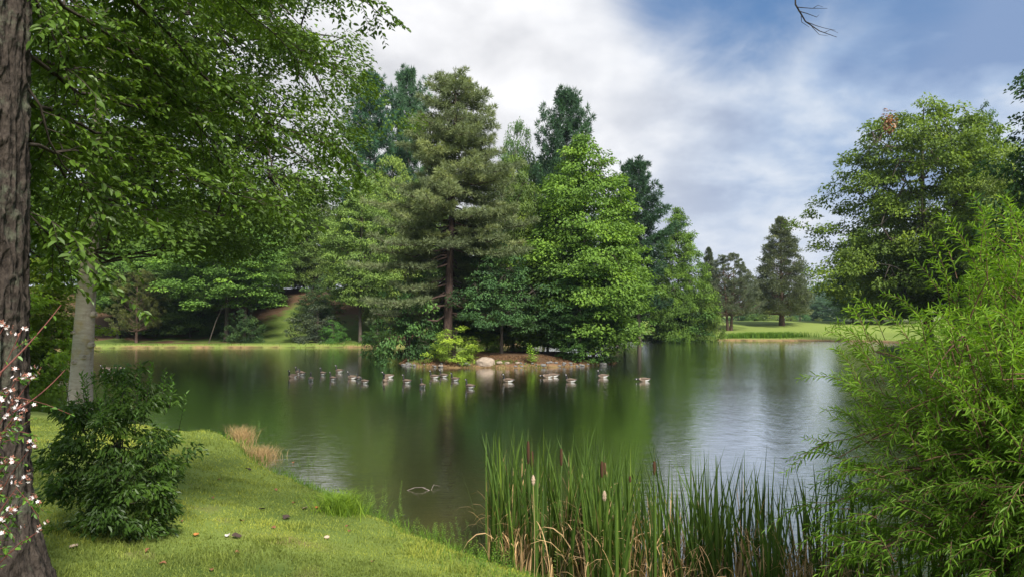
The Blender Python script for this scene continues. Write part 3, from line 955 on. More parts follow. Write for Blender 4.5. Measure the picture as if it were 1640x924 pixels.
copy_at(rnd, 18, 6.5, 'blue-green tree seen low under the branches right of the island', 1040, 230, 470, 24, (0.04, 0.085, 0.04), group=G_FIELD)

r_ = np.random.default_rng(5)
nc = 900
fx = np.linspace(60, 290, nc) + r_.normal(0, 6, nc)
fyy = r_.uniform(430, 520, nc)
bump_ = 21 + 5.5 * np.sin(fx * 0.09) + 3.5 * np.sin(fx * 0.23 + 1) + 3 * r_.normal(0, 1, nc) * 0.5
fz = 0 + bump_ * np.sqrt(r_.uniform(0.02, 1, nc))
cc = np.stack([fx, fyy, fz], -1)
idx = np.repeat(np.arange(nc), 60)
q = norm(r_.normal(0, 1, (len(idx), 3))) * r_.uniform(0, 1, (len(idx), 1)) ** .4
P = cc[idx] + q * np.array([3.8, 3.8, 2.4])
V = leaves(P, norm(q + np.array([0, 0, -.2])), norm(q * .5 + np.array([0, -.2, .8]) + r_.normal(0, .3, (len(idx), 3))), 1.5, 1.1, 'diamond', np.clip(.4 + r_.normal(0, .2, nc)[idx] + r_.normal(0, .1, len(idx)), 0, 1))
o = add('distant_wood', mesh('distant_wood', *V), M_LEAF, None, (0.04, 0.085, 0.04))
tag(o, 'hazy blue-green wood far behind the field', 'wood', kind='stuff')

# --- the large tree on the right, and those round it
bigr = decid('large_tree', 91, H=28, R0=11.5, cb=0.17, shape='round', nclump=800, rc=1.8, nleaf=140, L=0.38, flat=0.42, trunk_r=0.62, nlimb=24, col=(0.088, 0.145, 0.018),
             label='large spreading tree on the right bank with a dead orange leaf patch', sparse=0.12, inner=0.3)
setup(bigr, 28, 11.5, 1486, 74, 156, half=146, rz=0.6); bigr['group'] = 'trees on the right bank'
# its cluster of dead orange leaves
dc = at(1424, 193, 70.5)
q = norm(r_.normal(0, 1, (150, 3))) * r_.uniform(0, 1, (150, 1)) ** .5
V = leaves(dc + q * np.array([.8, .8, 1.3]), norm(q + np.array([0, 0, -.6])), norm(q * .6 + np.array([0, -.3, .6])), .34, .24, 'fold', r_.uniform(.2, .6, 150))
bpy.context.view_layer.update()
dl = add('dead_leaves', mesh('dead_leaves', *V), leafmat('dead_leaf', objcol=False, col=(0.17, 0.075, 0.022), transl=.2))
dl.parent = bigr
dl.matrix_parent_inverse = bigr.matrix_world.inverted()
dl['label'] = 'patch of dead orange-brown leaves'
copy_at(rnd, 18, 6.5, 'mid green lower tree under the left side of the large right bank tree', 1412, 140, 352, 70, (0.045, 0.095, 0.022), group='trees on the right bank')
copy_at(oval, 20, 6, 'dark green tree below the large tree behind the willow', 1366, 138, 402, 34, (0.035, 0.08, 0.02), group='trees on the right bank')
copy_at(oval, 20, 6, 'tall slim tree with a small open crown right of the large tree', 1582, 92, 158, 40, (0.045, 0.10, 0.024), group='trees on the right bank')
copy_at(rnd, 18, 6.5, 'yellow-green tree at the right edge behind the willow', 1628, 62, 232, 75, (0.13, 0.19, 0.035), group='trees on the right bank')
copy_at(oval, 20, 6, 'green tree between the large tree and the yellow-green tree', 1560, 82, 262, 62, (0.065, 0.125, 0.022), group='trees on the right bank')
copy_at(maple, 20, 6.2, 'dark tree whose branch tips enter at the upper right edge', 1742, 42, -10, 128, (0.035, 0.085, 0.02), group='trees on the right bank')

# ------------------------------------------------------------------ smooth-barked beech on the near point
mb, g = newmat('beech_bark')
tcn = g.n('ShaderNodeTexCoord')
n_a = g.n('ShaderNodeTexNoise', {'Vector': g.n('ShaderNodeMapping', {'Vector': tcn.outputs['Object'], 'Scale': (1.6, 1.6, 0.5)}).outputs[0], 'Scale': 1.0, 'Detail': 6.0, 'Roughness': 0.6})
n_b = g.n('ShaderNodeTexNoise', {'Vector': g.n('ShaderNodeMapping', {'Vector': tcn.outputs['Object'], 'Scale': (2.5, 2.5, 11)}).outputs[0], 'Scale': 1.0, 'Detail': 7.0, 'Roughness': 0.7})
c = g.mix(g.ramp(n_b.outputs[0], [(0.35, 0.0), (0.65, 1.0)]), (0.32, 0.275, 0.225), (0.47, 0.41, 0.345))
c = g.mix(g.ramp(n_a.outputs[0], [(0.54, 0.0), (0.62, 0.75)]), c, (0.20, 0.165, 0.11))
n_c = g.n('ShaderNodeTexNoise', {'Vector': tcn.outputs['Object'], 'Scale': 0.9, 'Detail': 7.0, 'Roughness': 0.7})
c = g.mix(g.ramp(n_c.outputs[0], [(0.52, 0.0), (0.64, 0.65)]), c, (0.34, 0.25, 0.07))
bpn = g.n('ShaderNodeBump', {'Height': n_b.outputs[0], 'Strength': 0.35, 'Distance': 0.02})
p = g.n('ShaderNodeBsdfPrincipled', {'Base Color': c, 'Roughness': 0.75, 'Specular IOR Level': 0.25, 'Normal': bpn.outputs[0]})
g.n('ShaderNodeOutputMaterial', {0: p.outputs[0]})

bb = hit(132, 672)
BX, BY = float((132 - 820) / F * 28.5), 28.5
BZ = tz(BX, BY) - 0.1
beech = decid('beech_tree', 101, H=25, R0=10.8, cb=0.30, shape='round', nclump=1050, rc=1.35, nleaf=190, L=0.19, flat=0.42, trunk_r=0.435, nlimb=60, lean=(1.6, -0.5), bark=mb, col=(0.068, 0.125, 0.02),
              label='smooth pale grey beech trunk standing by the water behind the near dark bush', inner=0.25, sparse=0.07, limbmat=M_BRANCH, limbk=0.33)
beech.location = (BX, BY, BZ)
r_ = np.random.default_rng(3)
for (kx, ky, ks) in [(156, 503, .13), (131, 579, .09), (144, 571, .12), (153, 552, .13), (128, 532, .07)]:
    z = at(kx, ky, BY)[2] - BZ
    x = (kx - 132) / F * BY
    ax_ = math.sqrt(max(0.43 ** 2 - x * x, 0.02))
    u = np.linspace(0, 2 * PI, 15)[:-1]
    V = [(0, 0.03, 0)]
    F_ = []
    for rad, dep in ((0.35, -0.01), (0.7, -0.07), (1.0, -0.03), (1.5, 0.06)):
        for a in u:
            V.append((math.cos(a) * rad * ks, dep, math.sin(a) * rad * ks * 0.8))
    q4, t3 = [], []
    for i in range(14):
        t3.append((0, 1 + i, 1 + (i + 1) % 14))
        for k in range(3):
            q4.append((1 + k * 14 + i, 1 + (k + 1) * 14 + i, 1 + (k + 1) * 14 + (i + 1) % 14, 1 + k * 14 + (i + 1) % 14))
    ko = add('knot', mesh('knot', V, [np.array(q4), np.array(t3)], smooth=True), mb, beech)
    ang = math.atan2(x, ax_)
    ko.location = (x + 0.0, -ax_ - 0.01 + 0.02 * z * 0, z)
    ko.rotation_euler = (0, 0, ang)

# ------------------------------------------------------------------ the big rough-barked tree in the left foreground
M_OAK = barkmat('rough_bark', (0.016, 0.012, 0.0095), (0.066, 0.052, 0.042), scale=(30, 30, 13), bump=1.0, lichen=(0.105, 0.12, 0.08), dist=0.03)
TX, TY = -4.745, 6.0
TZ0 = tz(TX, TY)
nA_, nZ_ = 330, 620
ang = np.arange(nA_) * 2 * PI / nA_
zz_ = np.concatenate([np.linspace(-0.4, 7.5, nZ_), np.linspace(7.8, 15, 12)])
AG, ZG = np.meshgrid(ang, zz_)
rad = 0.405 + 0.55 * np.exp(-np.clip(ZG + 0.1, 0, 99) / 0.50) * (1 + 0.25 * np.sin(4 * AG + 1)) + 0.05 * np.exp(-ZG / 2.0)
rad *= np.interp(ZG, [0, 6, 15], [1.0, 0.93, 0.45])
cx, sy = np.cos(AG), np.sin(AG)
wv_ = (vnoise(np.stack([cx * 2, sy * 2, ZG * 0.9], -1)) - .5) * 0.35
ph_ = np.stack([np.cos(AG + wv_ * .4) * 8.5, np.sin(AG + wv_ * .4) * 8.5, ZG * 3.4 + wv_ * 3], -1)
rg = 1 - np.abs(2 * vnoise(ph_) - 1)
rg2 = 1 - np.abs(2 * vnoise(ph_ * np.array([2.2, 2.2, 2.6]) + 7) - 1)
fine = vnoise(np.stack([cx * 40, sy * 40, ZG * 30], -1))
disp = 0.060 * (rg ** 1.6 - .5) + 0.026 * (rg2 ** 1.3 - .5) + 0.012 * (fine - .5)
rad = rad + disp
Vt = np.stack([cx * rad - 0.010 * ZG, sy * rad, ZG], -1).reshape(-1, 3)
i_ = np.arange(len(zz_) - 1)[:, None] * nA_
j_ = np.arange(nA_)[None]
jn = (j_ + 1) % nA_
fq = np.stack([i_ + j_, i_ + jn, i_ + nA_ + jn, i_ + nA_ + j_], -1).reshape(-1, 4)
big = thing('tree', 'large tree with rough ridged bark at the left edge of the picture, its branches overhanging', 'tree', (TX, TY, TZ0))
add('trunk', mesh('rough_trunk', Vt, [fq], smooth=True), M_OAK, big)
org = np.array([TX, TY, TZ0])
r = np.random.default_rng(77)


def spray(path, rad0, L=0.085, step=0.13, tl=(0.45, 1.1), out=None, lines=None, droop=0.35, leafstep=0.042, tb=0.45, start=0.12, bare=0.0):
    """a limb with side twigs in flat drooping fans of leaves"""
    P = np.asarray(path, float)
    seg = np.linalg.norm(np.diff(P, axis=0), axis=1)
    cum = np.concatenate([[0], np.cumsum(seg)])
    n = max(int(cum[-1] / 0.25), 5)
    ts = np.linspace(0, cum[-1], n)
    Q = np.stack([np.interp(ts, cum, P[:, k]) for k in range(3)], -1)
    Q[1:-1] += r.normal(0, 0.025, (n - 2, 3))
    lines.append((Q, rad0 * np.linspace(1, 0.18, n)))
    T = norm(np.gradient(Q, axis=0))
    s = cum[-1] * start
    k = 0
    while s < cum[-1]:
        f = s / cum[-1]
        p0 = np.array([np.interp(s, ts, Q[:, i]) for i in range(3)])
        t = norm(np.array([np.interp(s, ts, T[:, i]) for i in range(3)]))
        side = norm(np.cross(t, [0, 0, 1.0])) * (1 if k % 2 else -1)
        ln = r.uniform(*tl) * (1.1 - 0.5 * f)
        d = norm(t * 0.75 + side * r.uniform(0.5, 1.1) + np.array([0, 0, r.normal(0.0, 0.3)]))
        p1 = p0 + d * ln + np.array([0, 0, -droop * ln * ln * 0.6])
        tw = curve(p0, p1, (0, 0, 0.10 * ln), 6)
        lines.append((tw, np.linspace(0.006, 0.002, 6)))
        subs = [(tw, ln)]
        for h in range(int(ln / 0.22)):
            u = r.uniform(.25, .9)
            q0 = tw[0] * (1 - u) + tw[-1] * u + np.array([0, 0, .1 * ln * 4 * u * (1 - u)])
            sd = norm(np.cross(d, [0, 0, 1.0])) * r.choice([-1, 1])
            l2 = ln * r.uniform(.25, .5)
            q1 = q0 + norm(d * .8 + sd * .8 + np.array([0, 0, r.normal(-.1, .2)])) * l2 + np.array([0, 0, -droop * l2 * .4])
            t2 = curve(q0, q1, (0, 0, .04 * l2), 4)
            lines.append((t2, np.linspace(0.0035, 0.0015, 4)))
            subs.append((t2, l2))
        tt = np.clip(tb + r.normal(0, .10), 0, 1)
        for tw_, l_ in subs:
            if r.uniform() < bare:
                continue
            m = max(int(l_ / leafstep), 2)
            u = np.linspace(0.12, 1.0, m)
            idx = np.linspace(0, 1, len(tw_))
            C_ = np.stack([np.interp(u, idx, tw_[:, i]) for i in range(3)], -1)
            dd = norm(tw_[-1] - tw_[0])
            sd = norm(np.cross(dd, [0, 0, 1.0]))
            sg = np.where(np.arange(m) % 2, 1, -1)[:, None]
            U = norm(dd * .6 + sd * sg * .8 + np.array([0, 0, -.25]) + r.normal(0, .25, (m, 3)))
            N = norm(np.array([0, 0, 1.0]) + r.normal(0, .38, (m, 3)))
            out.append((C_, U, N, L * r.uniform(.65, 1.2, m), np.clip(tt + r.normal(0, .12, m), 0, 1)))
        s += step * r.uniform(.7, 1.3)
        k += 1


def build_spray(out, off, W=0.55, shape='ovate'):
    Pp = np.concatenate([o[0] for o in out]) - off
    return leaves(Pp, np.concatenate([o[1] for o in out]), np.concatenate([o[2] for o in out]), np.concatenate([o[3] for o in out]), np.concatenate([o[3] for o in out]) * W, shape, np.concatenate([o[4] for o in out]))


def leafy(name, mname, lines, LV, lmat, smat, parent, col):
    """leaves and the fine stems that carry them, as one mesh with two materials"""
    tb_ = tubes(lines, 4)
    V, Fs, T = join([LV, tb_])
    nl = sum(len(f) for f in LV[1])
    # join() keeps the order of the parts when the face sizes match; otherwise count by vertex index
    mi = np.concatenate([(f[:, 0] >= len(LV[0])).astype(np.int32) for f in Fs])
    me = mesh(mname, V, Fs, T, matidx=mi)
    return add(name, me, [lmat, smat], parent, col)


def pth(*pts):
    return np.array([at(*q) for q in pts])


LIMBS = [
    (pth((15, -120, 6.1), (180, -30, 7), (280, 55, 8), (335, 135, 8.6), (430, 200, 9), (520, 225, 9.4), (578, 268, 9.7)), 0.032),
    (pth((20, 60, 6.1), (130, 150, 7), (235, 172, 8), (340, 175, 9), (420, 205, 9.8)), 0.024),
    (pth((30, 230, 6.1), (120, 248, 7), (230, 262, 8), (330, 298, 8.6), (430, 330, 9.1), (468, 352, 9.3)), 0.020),
    (pth((30, 120, 6.1), (90, 230, 6.5), (140, 320, 7), (165, 390, 7.2)), 0.014),
    (pth((20, 290, 6.1), (70, 360, 6.3), (120, 425, 6.6), (160, 450, 6.8)), 0.012),
    (pth((20, -260, 6.1), (230, -120, 7.5), (400, -45, 9), (520, -20, 10), (600, 5, 10.6), (625, 42, 10.7)), 0.030),
    (pth((20, -60, 6.1), (150, 40, 7), (260, 130, 8), (330, 220, 8.5), (380, 290, 8.7)), 0.022),
    (pth((20, -200, 6.2), (180, -80, 8), (330, 0, 10), (450, 60, 12), (540, 110, 13)), 0.03),
    (pth((20, 0, 6.2), (160, 80, 8), (280, 160, 10), (380, 200, 11.5)), 0.024),
    (pth((20, 150, 6.2), (150, 210, 7.6), (270, 235, 9), (380, 270, 10)), 0.022),
    (pth((20, -330, 6.2), (120, -160, 6.8), (210, -30, 7.4), (260, 60, 7.8), (290, 110, 8)), 0.022),
    (pth((20, 200, 6.2), (110, 290, 7.3), (200, 335, 8.4), (300, 345, 9.5)), 0.018),
    (pth((20, -100, 6.2), (70, 20, 6.4), (110, 110, 6.6), (130, 200, 6.8)), 0.016),
    (pth((20, -140, 6.4), (260, -60, 8.4), (400, 20, 9.5), (470, 90, 10), (500, 150, 10.2)), 0.022),
    (pth((20, 80, 6.4), (180, 130, 9), (330, 130, 11), (430, 130, 12.5)), 0.024),
]
out, lines = [], []
for Pth, rd in LIMBS:
    spray(Pth, rd, out=out, lines=lines, L=0.098, step=0.105, leafstep=0.036)
# high limbs above the frame, reaching out over the lawn and the water
for Pth in ([(-4.6, 6, 10.0), (-1.5, 7.0, 10.6), (1.2, 7.8, 10.2), (2.8, 8.2, 9.4)], [(-4.6, 6, 11.0), (-5.5, 3, 12), (-4.5, -1, 12.3)], [(-4.6, 6, 11.6), (-2.8, 8, 12.6), (-1.8, 10, 12.8)]):
    spray(np.array(Pth), 0.05, out=out, lines=lines, step=0.2, tl=(.8, 1.9), L=0.12, leafstep=0.06)
TV = tubes([(P_ - org, rd_) for P_, rd_ in lines], 5)
add('limbs', mesh('near_limbs', *TV, smooth=True), M_BRANCH, big)
add('crown', mesh('near_crown', *build_spray(out, org)), M_GLOSSY, big, (0.058, 0.110, 0.013))
# the leafless twig hanging into the sky
tw = [(pth((1285, -110, 8.2), (1272, -40, 8.2), (1274, 8, 8.2), (1290, 35, 8.25), (1312, 50, 8.3), (1340, 60, 8.35)), np.linspace(.016, .003, 6)),
      (pth((1276, 12, 8.2), (1300, 14, 8.15), (1325, 14, 8.1)), np.linspace(.006, .002, 3)),
      (pth((1278, 18, 8.2), (1292, 22, 8.2), (1308, 28, 8.2), (1312, 24, 8.2)), np.linspace(.006, .002, 4)),
      (pth((1283, 26, 8.2), (1284, 36, 8.2), (1296, 44, 8.2)), np.linspace(.005, .002, 3)),
      (pth((1290, 35, 8.2), (1308, 42, 8.3), (1322, 46, 8.3), (1338, 49, 8.3)), np.linspace(.005, .002, 4)),
      (pth((1300, 43, 8.2), (1312, 56, 8.2), (1326, 58, 8.2)), np.linspace(.004, .0015, 3)),
      (pth((1320, 53, 8.3), (1330, 48, 8.3), (1342, 53, 8.3)), np.linspace(.004, .0015, 3)),
      (pth((1302, 14, 8.15), (1310, 9, 8.1), (1318, 12, 8.1)), np.linspace(.004, .0015, 3)),
      (np.array([[2.5, 8.15, 9.5], [2.9, 8.2, 9.3], at(1285, -110, 8.2)]), np.array([.02, .018, .016]))]
tw = [(P_ - org, rd_) for P_, rd_ in tw]
o = add('dead_twig', mesh('dead_twig', *tubes(tw, 5), smooth=True), M_BRANCH, big)
o['label'] = 'bare twig hanging down against the sky'

# ------------------------------------------------------------------ near shrubs
hb = hit(188, 856)
bush = decid('dark_bush', 111, H=2.35, R0=1.02, cb=0.03, shape='oval', nclump=190, rc=0.24, nleaf=80, L=0.105, flat=0.55, trunk_r=0.022, nlimb=26, stems=6, col=(0.043, 0.088, 0.014),
             label='dark glossy leafy bush on the lawn in front of the beech trunk', cat='bush', leafshape='ovate', bark=M_BRANCH, mat=M_GLOSSY, up=0.6, inner=0.35, sparse=0.26, leafw=0.42)
bush.location = hb - np.array([0, 0, 0.05])
bush.scale = (.88, .88, 1)
bo, bl = [], []
for i in range(44):
    a = i * 2.4
    z0 = r.uniform(1.3, 2.15); rd = r.uniform(.2, .95)
    p0 = np.array([math.cos(a) * rd, math.sin(a) * rd, z0])
    ln = r.uniform(.25, .62)
    p1 = p0 + np.array([math.cos(a) * .2, math.sin(a) * .2, 1]) * ln
    tw_ = curve(p0, p1, (0, 0, 0), 4)
    bl.append((tw_, np.linspace(.006, .002, 4)))
    m = int(ln / .022)
    u = np.linspace(.1, 1, m)[:, None]
    az = np.arange(m) * 2.4
    Uo = np.stack([np.cos(az), np.sin(az), 0.55 + 0.5 * u[:, 0]], -1)
    bo.append((p0 * (1 - u) + p1 * u, norm(Uo), norm(np.array([0, 0, 1.]) + r.normal(0, .2, (m, 3))), r.uniform(.05, .095, m), np.clip(.7 + r.normal(0, .1, m), 0, 1)))
leafy('foliage', 'bush_tips', bl, build_spray(bo, 0, .38), M_GLOSSY, M_BRANCH, bush, (0.05, 0.12, 0.018))

# willow
WX, WY = 6.05, 7.3
wz = tz(WX, WY)
wil = thing('willow_shrub', 'large willow with narrow drooping leaves filling the right foreground', 'willow', (WX, WY, wz))
wl, wo_ = [], []
cen = np.array([0.02, 0, 2.25])
RA = np.array([2.64, 2.5, 3.02])
hubs = []
for i in range(17):
    a = i * 2.4 + .4
    el = r.uniform(.1, .95)
    d = norm(np.array([math.cos(a) * (1.1 - el), math.sin(a) * (1.1 - el), el]))
    e = cen + RA * d * r.uniform(.55, .75)
    P_ = curve(np.array([math.cos(a) * .15, math.sin(a) * .15, 0]), e, (d[0] * .25, d[1] * .25, -.15), 8, .03, r)
    wl.append((P_, np.linspace(.042, .010, 8)))
    hubs.append(P_[3:])
hubs = np.concatenate(hubs)
NS = 3400
q = norm(r.normal(0, 1, (NS * 2, 3)))
q = q[q[:, 2] > -0.80][:NS]
for i, d in enumerate(q):
    fr_ = r.uniform(.50, 1.0) if i % 3 else r.uniform(.25, .6)
    lob = 1 + .10 * math.sin(5 * math.atan2(d[1], d[0]) + 3 * d[2]) + .08 * math.sin(9 * d[2] + 4 * d[0])
    e = cen + RA * d * fr_ * lob
    if e[2] < 0.05: continue
    ln = r.uniform(.45, 1.05) * (.72 if d[2] < .1 and d[0] < -.2 else 1)
    dir0 = norm(d * .75 + np.array([0, 0, .65 if d[2] > 0.2 else .15]) + r.normal(0, .28, 3))
    s0 = e - dir0 * ln * .8 + np.array([0, 0, -.05])
    drp = .28 + .5 * max(0, .4 - d[2])
    e2 = s0 + dir0 * ln + np.array([0, 0, -drp * ln * ln])
    P_ = curve(s0, e2, (0, 0, .14 * ln), 7)
    wl.append((P_, np.linspace(.0045, .0012, 7)))
    if i % 4 == 0:
        k = np.linalg.norm(hubs - s0, axis=1).argmin()
        wl.append((curve(hubs[k], s0, (0, 0, .05), 5), np.linspace(.010, .005, 5)))
    m = int(ln / .0215)
    u = np.linspace(.1, 1, m)
    ix = np.linspace(0, 1, 7)
    Cc = np.stack([np.interp(u, ix, P_[:, k]) for k in range(3)], -1)
    dd = norm(P_[-1] - P_[0])
    az = np.arange(m) * 2.4 + r.uniform(0, 6)
    s1 = norm(np.cross(dd, [0.1, .2, 1.0])); s2 = np.cross(dd, s1)
    rdl = np.cos(az)[:, None] * s1 + np.sin(az)[:, None] * s2
    U = norm(dd * .85 + rdl * .8 + np.array([0, 0, -.25]) + r.normal(0, .15, (m, 3)))
    N = norm(np.array([0, 0, 1.]) + rdl * .3 + r.normal(0, .3, (m, 3)))
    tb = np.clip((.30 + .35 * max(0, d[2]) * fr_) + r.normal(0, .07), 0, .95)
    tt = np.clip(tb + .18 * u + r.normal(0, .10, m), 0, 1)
    wo_.append((Cc, U, N, r.uniform(.080, .15, m) * (1.1 - .45 * u), tt))
add('stems', mesh('willow_stems', *tubes(wl, 5), smooth=True), barkmat('willow_bark', (0.07, 0.04, 0.025), (0.17, 0.10, 0.06)), wil)
add('foliage', mesh('willow_leaves', *build_spray(wo_, 0, .155, 'lance')), M_LEAF, wil, (0.098, 0.190, 0.018))

# flowering shrub at the left edge
SX, SY = -2.78, 3.25
sz = tz(SX, SY)
fl = thing('flowering_shrub', 'arching shrub with clusters of small white flowers at the lower left edge', 'shrub', (SX, SY, sz))
so = np.array([SX, SY, sz])
fo, fln = [], []
M_PETAL = plain('white_petal', (0.58, 0.53, 0.53), 0.6, 0.05)
M_SEPAL = plain('red_sepal', (0.30, 0.13, 0.09), 0.6, 0.3)
M_REDSTEM = plain('red_stem', (0.14, 0.045, 0.035), 0.7, 0.3)
ends = [((8, 520), 3.2), ((35, 528), 3.3), ((30, 602), 3.2), ((55, 600), 3.25), ((5, 625), 3.1), ((22, 640), 3.2), ((40, 652), 3.25), ((22, 668), 3.2), ((55, 708), 3.25), ((5, 690), 3.1), ((15, 735), 3.2), ((38, 765), 3.25),
        ((5, 775), 3.1), ((52, 792), 3.3), ((18, 815), 3.2), ((-20, 560), 3.1), ((-30, 700), 3.0), ((62, 850), 3.35), ((-5, 840), 3.1)]
clusters = []
for i, ((ex, ey), yy) in enumerate(ends):
    e = at(ex, ey, yy) - so
    st = np.array([r.normal(-.15, .1), r.normal(0, .08), 0])
    P_ = curve(st, e, (-.10, 0, .22), 9)
    fln.append((P_, np.linspace(.006, .0018, 9)))
    clusters.append(e)
    for h in range(9):
        k = r.uniform(.3, 1)
        ix = np.linspace(0, 1, 9)
        p0 = np.array([np.interp(k, ix, P_[:, c_]) for c_ in range(3)])
        p1 = p0 + r.normal(0, 1, 3) * np.array([.10, .10, .07])
        fln.append((np.array([p0, (p0 + p1) / 2 + np.array([0, 0, .01]), p1]), np.array([.002, .0015, .001])))
        m = 14
        u = r.uniform(.1, 1, m)[:, None]
        fo.append((p0 * (1 - u) + p1 * u, norm(r.normal(0, 1, (m, 3)) + norm(p1 - p0)), norm(np.array([0, 0, 1.]) + r.normal(0, .5, (m, 3))), r.uniform(.016, .032, m), np.clip(.5 + r.normal(0, .2, m), 0, 1)))
# the long red shoot reaching up to the right
P_ = curve(at(-20, 615, 3.1) - so, at(98, 488, 3.5) - so, (0, 0, -.02), 9)
fln.append((P_, np.linspace(.005, .002, 9)))
fo.append((P_[2:], norm(r.normal(0, 1, (7, 3)) + np.array([.5, 0, .6])), norm(np.array([0, 0, 1.]) + r.normal(0, .4, (7, 3))), r.uniform(.02, .035, 7), np.full(7, .7)))
P_ = curve(at(20, 660, 3.1) - so, at(104, 592, 3.6) - so, (0, 0, -.02), 9)
fln.append((P_, np.linspace(.004, .002, 9)))
add('stems', mesh('flower_stems', *tubes(fln, 5), smooth=True), M_REDSTEM, fl)
add('foliage', mesh('flower_leaves', *build_spray(fo, 0, .55)), M_GLOSSY, fl, (0.06, 0.13, 0.022))
for e in clusters:
    for k in range(r.integers(4, 7)):
        parts_, mi = [], []
        c0 = e + r.normal(0, 1, 3) * np.array([.026, .02, .018])
        ax0 = norm(np.array([r.normal(0, .6), -.6, r.normal(-.1, .5)]))
        s1 = norm(np.cross(ax0, [0, 0, 1.])); s2 = np.cross(ax0, s1)
        for red in (0, 1):
            m = 5
            az = np.arange(m) * 2 * PI / 5 + red * .6
            rdl = np.cos(az)[:, None] * s1 + np.sin(az)[:, None] * s2
            U = norm(rdl * (1.0 if not red else .8) + ax0 * (.45 if not red else -.2))
            p_, f_, t_ = leaves(np.repeat((c0 + ax0 * (.004 if not red else -.006))[None], m, 0), U, norm(np.repeat(ax0[None], m, 0) + .01), .0110 if not red else .0125, .008 if not red else .0075, 'ovate', np.full(m, .5))
            parts_.append((p_, f_, t_)); mi += [red] * (m * 2)
        V_, Fc_, T_ = join(parts_)
        add('flower', mesh('flower', V_, Fc_, T_, matidx=mi), [M_PETAL, M_SEPAL], fl)

# ------------------------------------------------------------------ cattails
def ribbon(P, W, side, tint):
    """P (n,k,3) spines, W (n,k) widths, side (n,3)"""
    n, k, _ = P.shape
    A_ = P + side[:, None] * W[..., None] / 2
    B_ = P - side[:, None] * W[..., None] / 2
    V = np.stack([A_, B_], 2).reshape(-1, 3)
    base = (np.arange(n) * k * 2)[:, None] + (np.arange(k - 1) * 2)[None]
    f = np.stack([base, base + 1, base + 3, base + 2], -1).reshape(-1, 4)
    return V, [f], np.repeat(tint, k * 2)


def bed(n):
    X = r.uniform(-0.75, 5.8, n * 8); Y = r.uniform(8.3, 13.6, n * 8)
    s = sdf(POND, X, Y)
    lim = np.interp(X, [-.6, .3, 1.5, 5], [1.3, 2.0, 2.1, 2.0])
    k = (s < 0.25) & (s > -lim) & (X / Y > -0.035) & (n2d(X, Y, 1.1, 3) > .30)
    X, Y = X[k][:n], Y[k][:n]
    return X, Y


X, Y = bed(235)
kk = (X < 1.9) | (r.uniform(0, 1, len(X)) < .62)
X, Y = X[kk], Y[kk]
npl = len(X)
idx = np.repeat(np.arange(npl), 6)
n = len(idx)
k = 7
u = np.linspace(0, 1, k)
az = r.uniform(0, 2 * PI, n)
Hh = np.interp(X, [-.5, .5, 2, 4], [2.45, 2.45, 2.45, 2.45])[idx] * r.uniform(.55, 1.02, n)
ln_ = np.abs(r.normal(.12, .10, n)) * Hh
base = np.stack([X[idx] + r.normal(0, .05, n), Y[idx] + r.normal(0, .05, n), np.full(n, -.25)], -1)
sp = base[:, None] + np.stack([np.cos(az)[:, None] * ln_[:, None] * u ** 1.8, np.sin(az)[:, None] * ln_[:, None] * u ** 1.8, (Hh[:, None] + .25) * (u - .04 * u ** 3)[None]], -1)
W = r.uniform(.026, .046, n)[:, None] * np.array([.9, 1, 1, .95, .8, .5, .05])
sd = norm(np.stack([np.cos(az + 1.57 + r.normal(0, .7, n)), np.sin(az + 1.57 + r.normal(0, .7, n)), np.zeros(n)], -1))
reeds = add('cattail_reeds', mesh('cattail_reeds', *ribbon(sp, W, sd, np.clip(r.normal(.45, .22, n), 0, 1))), M_GRASS, None, (0.064, 0.122, 0.022))
tag(reeds, 'green cattail blades standing in the shallow water along the near shore', 'reeds', kind='stuff')
# dead tan blades, many bent over
X, Y = bed(1500)
n = len(X)
k = 8
u = np.linspace(0, 1, k)
az = r.uniform(0, 2 * PI, n)
Hh = r.uniform(.7, 2.3, n)
bend = r.uniform(0.15, 1.25, n) ** .7
hgt = (np.sin(np.outer(bend * 1.9 + .35, u) ** 1.0) / (bend * 1.9 + .35)[:, None]) * Hh[:, None]
xo = (1 - np.cos(np.outer(bend * 2.0 + .2, u))) / (bend * 2.0 + .3)[:, None] * Hh[:, None] * .55
sp = np.stack([X[:, None] + np.cos(az)[:, None] * xo, Y[:, None] + np.sin(az)[:, None] * xo, hgt - .1], -1)
W = r.uniform(.013, .024, n)[:, None] * np.array([1, 1, 1, 1, .9, .8, .5, .1])
sd = norm(np.stack([np.cos(az + 1.57), np.sin(az + 1.57), r.normal(0, .3, n)], -1))
o = add('dry_reeds', mesh('dry_reeds', *ribbon(sp, W, sd, np.clip(r.normal(.4, .2, n), 0, 1))), M_DRY, None, (0.52, 0.35, 0.18))
tag(o, 'tan dead cattail leaves bent over among the green reeds', 'reeds', kind='stuff')

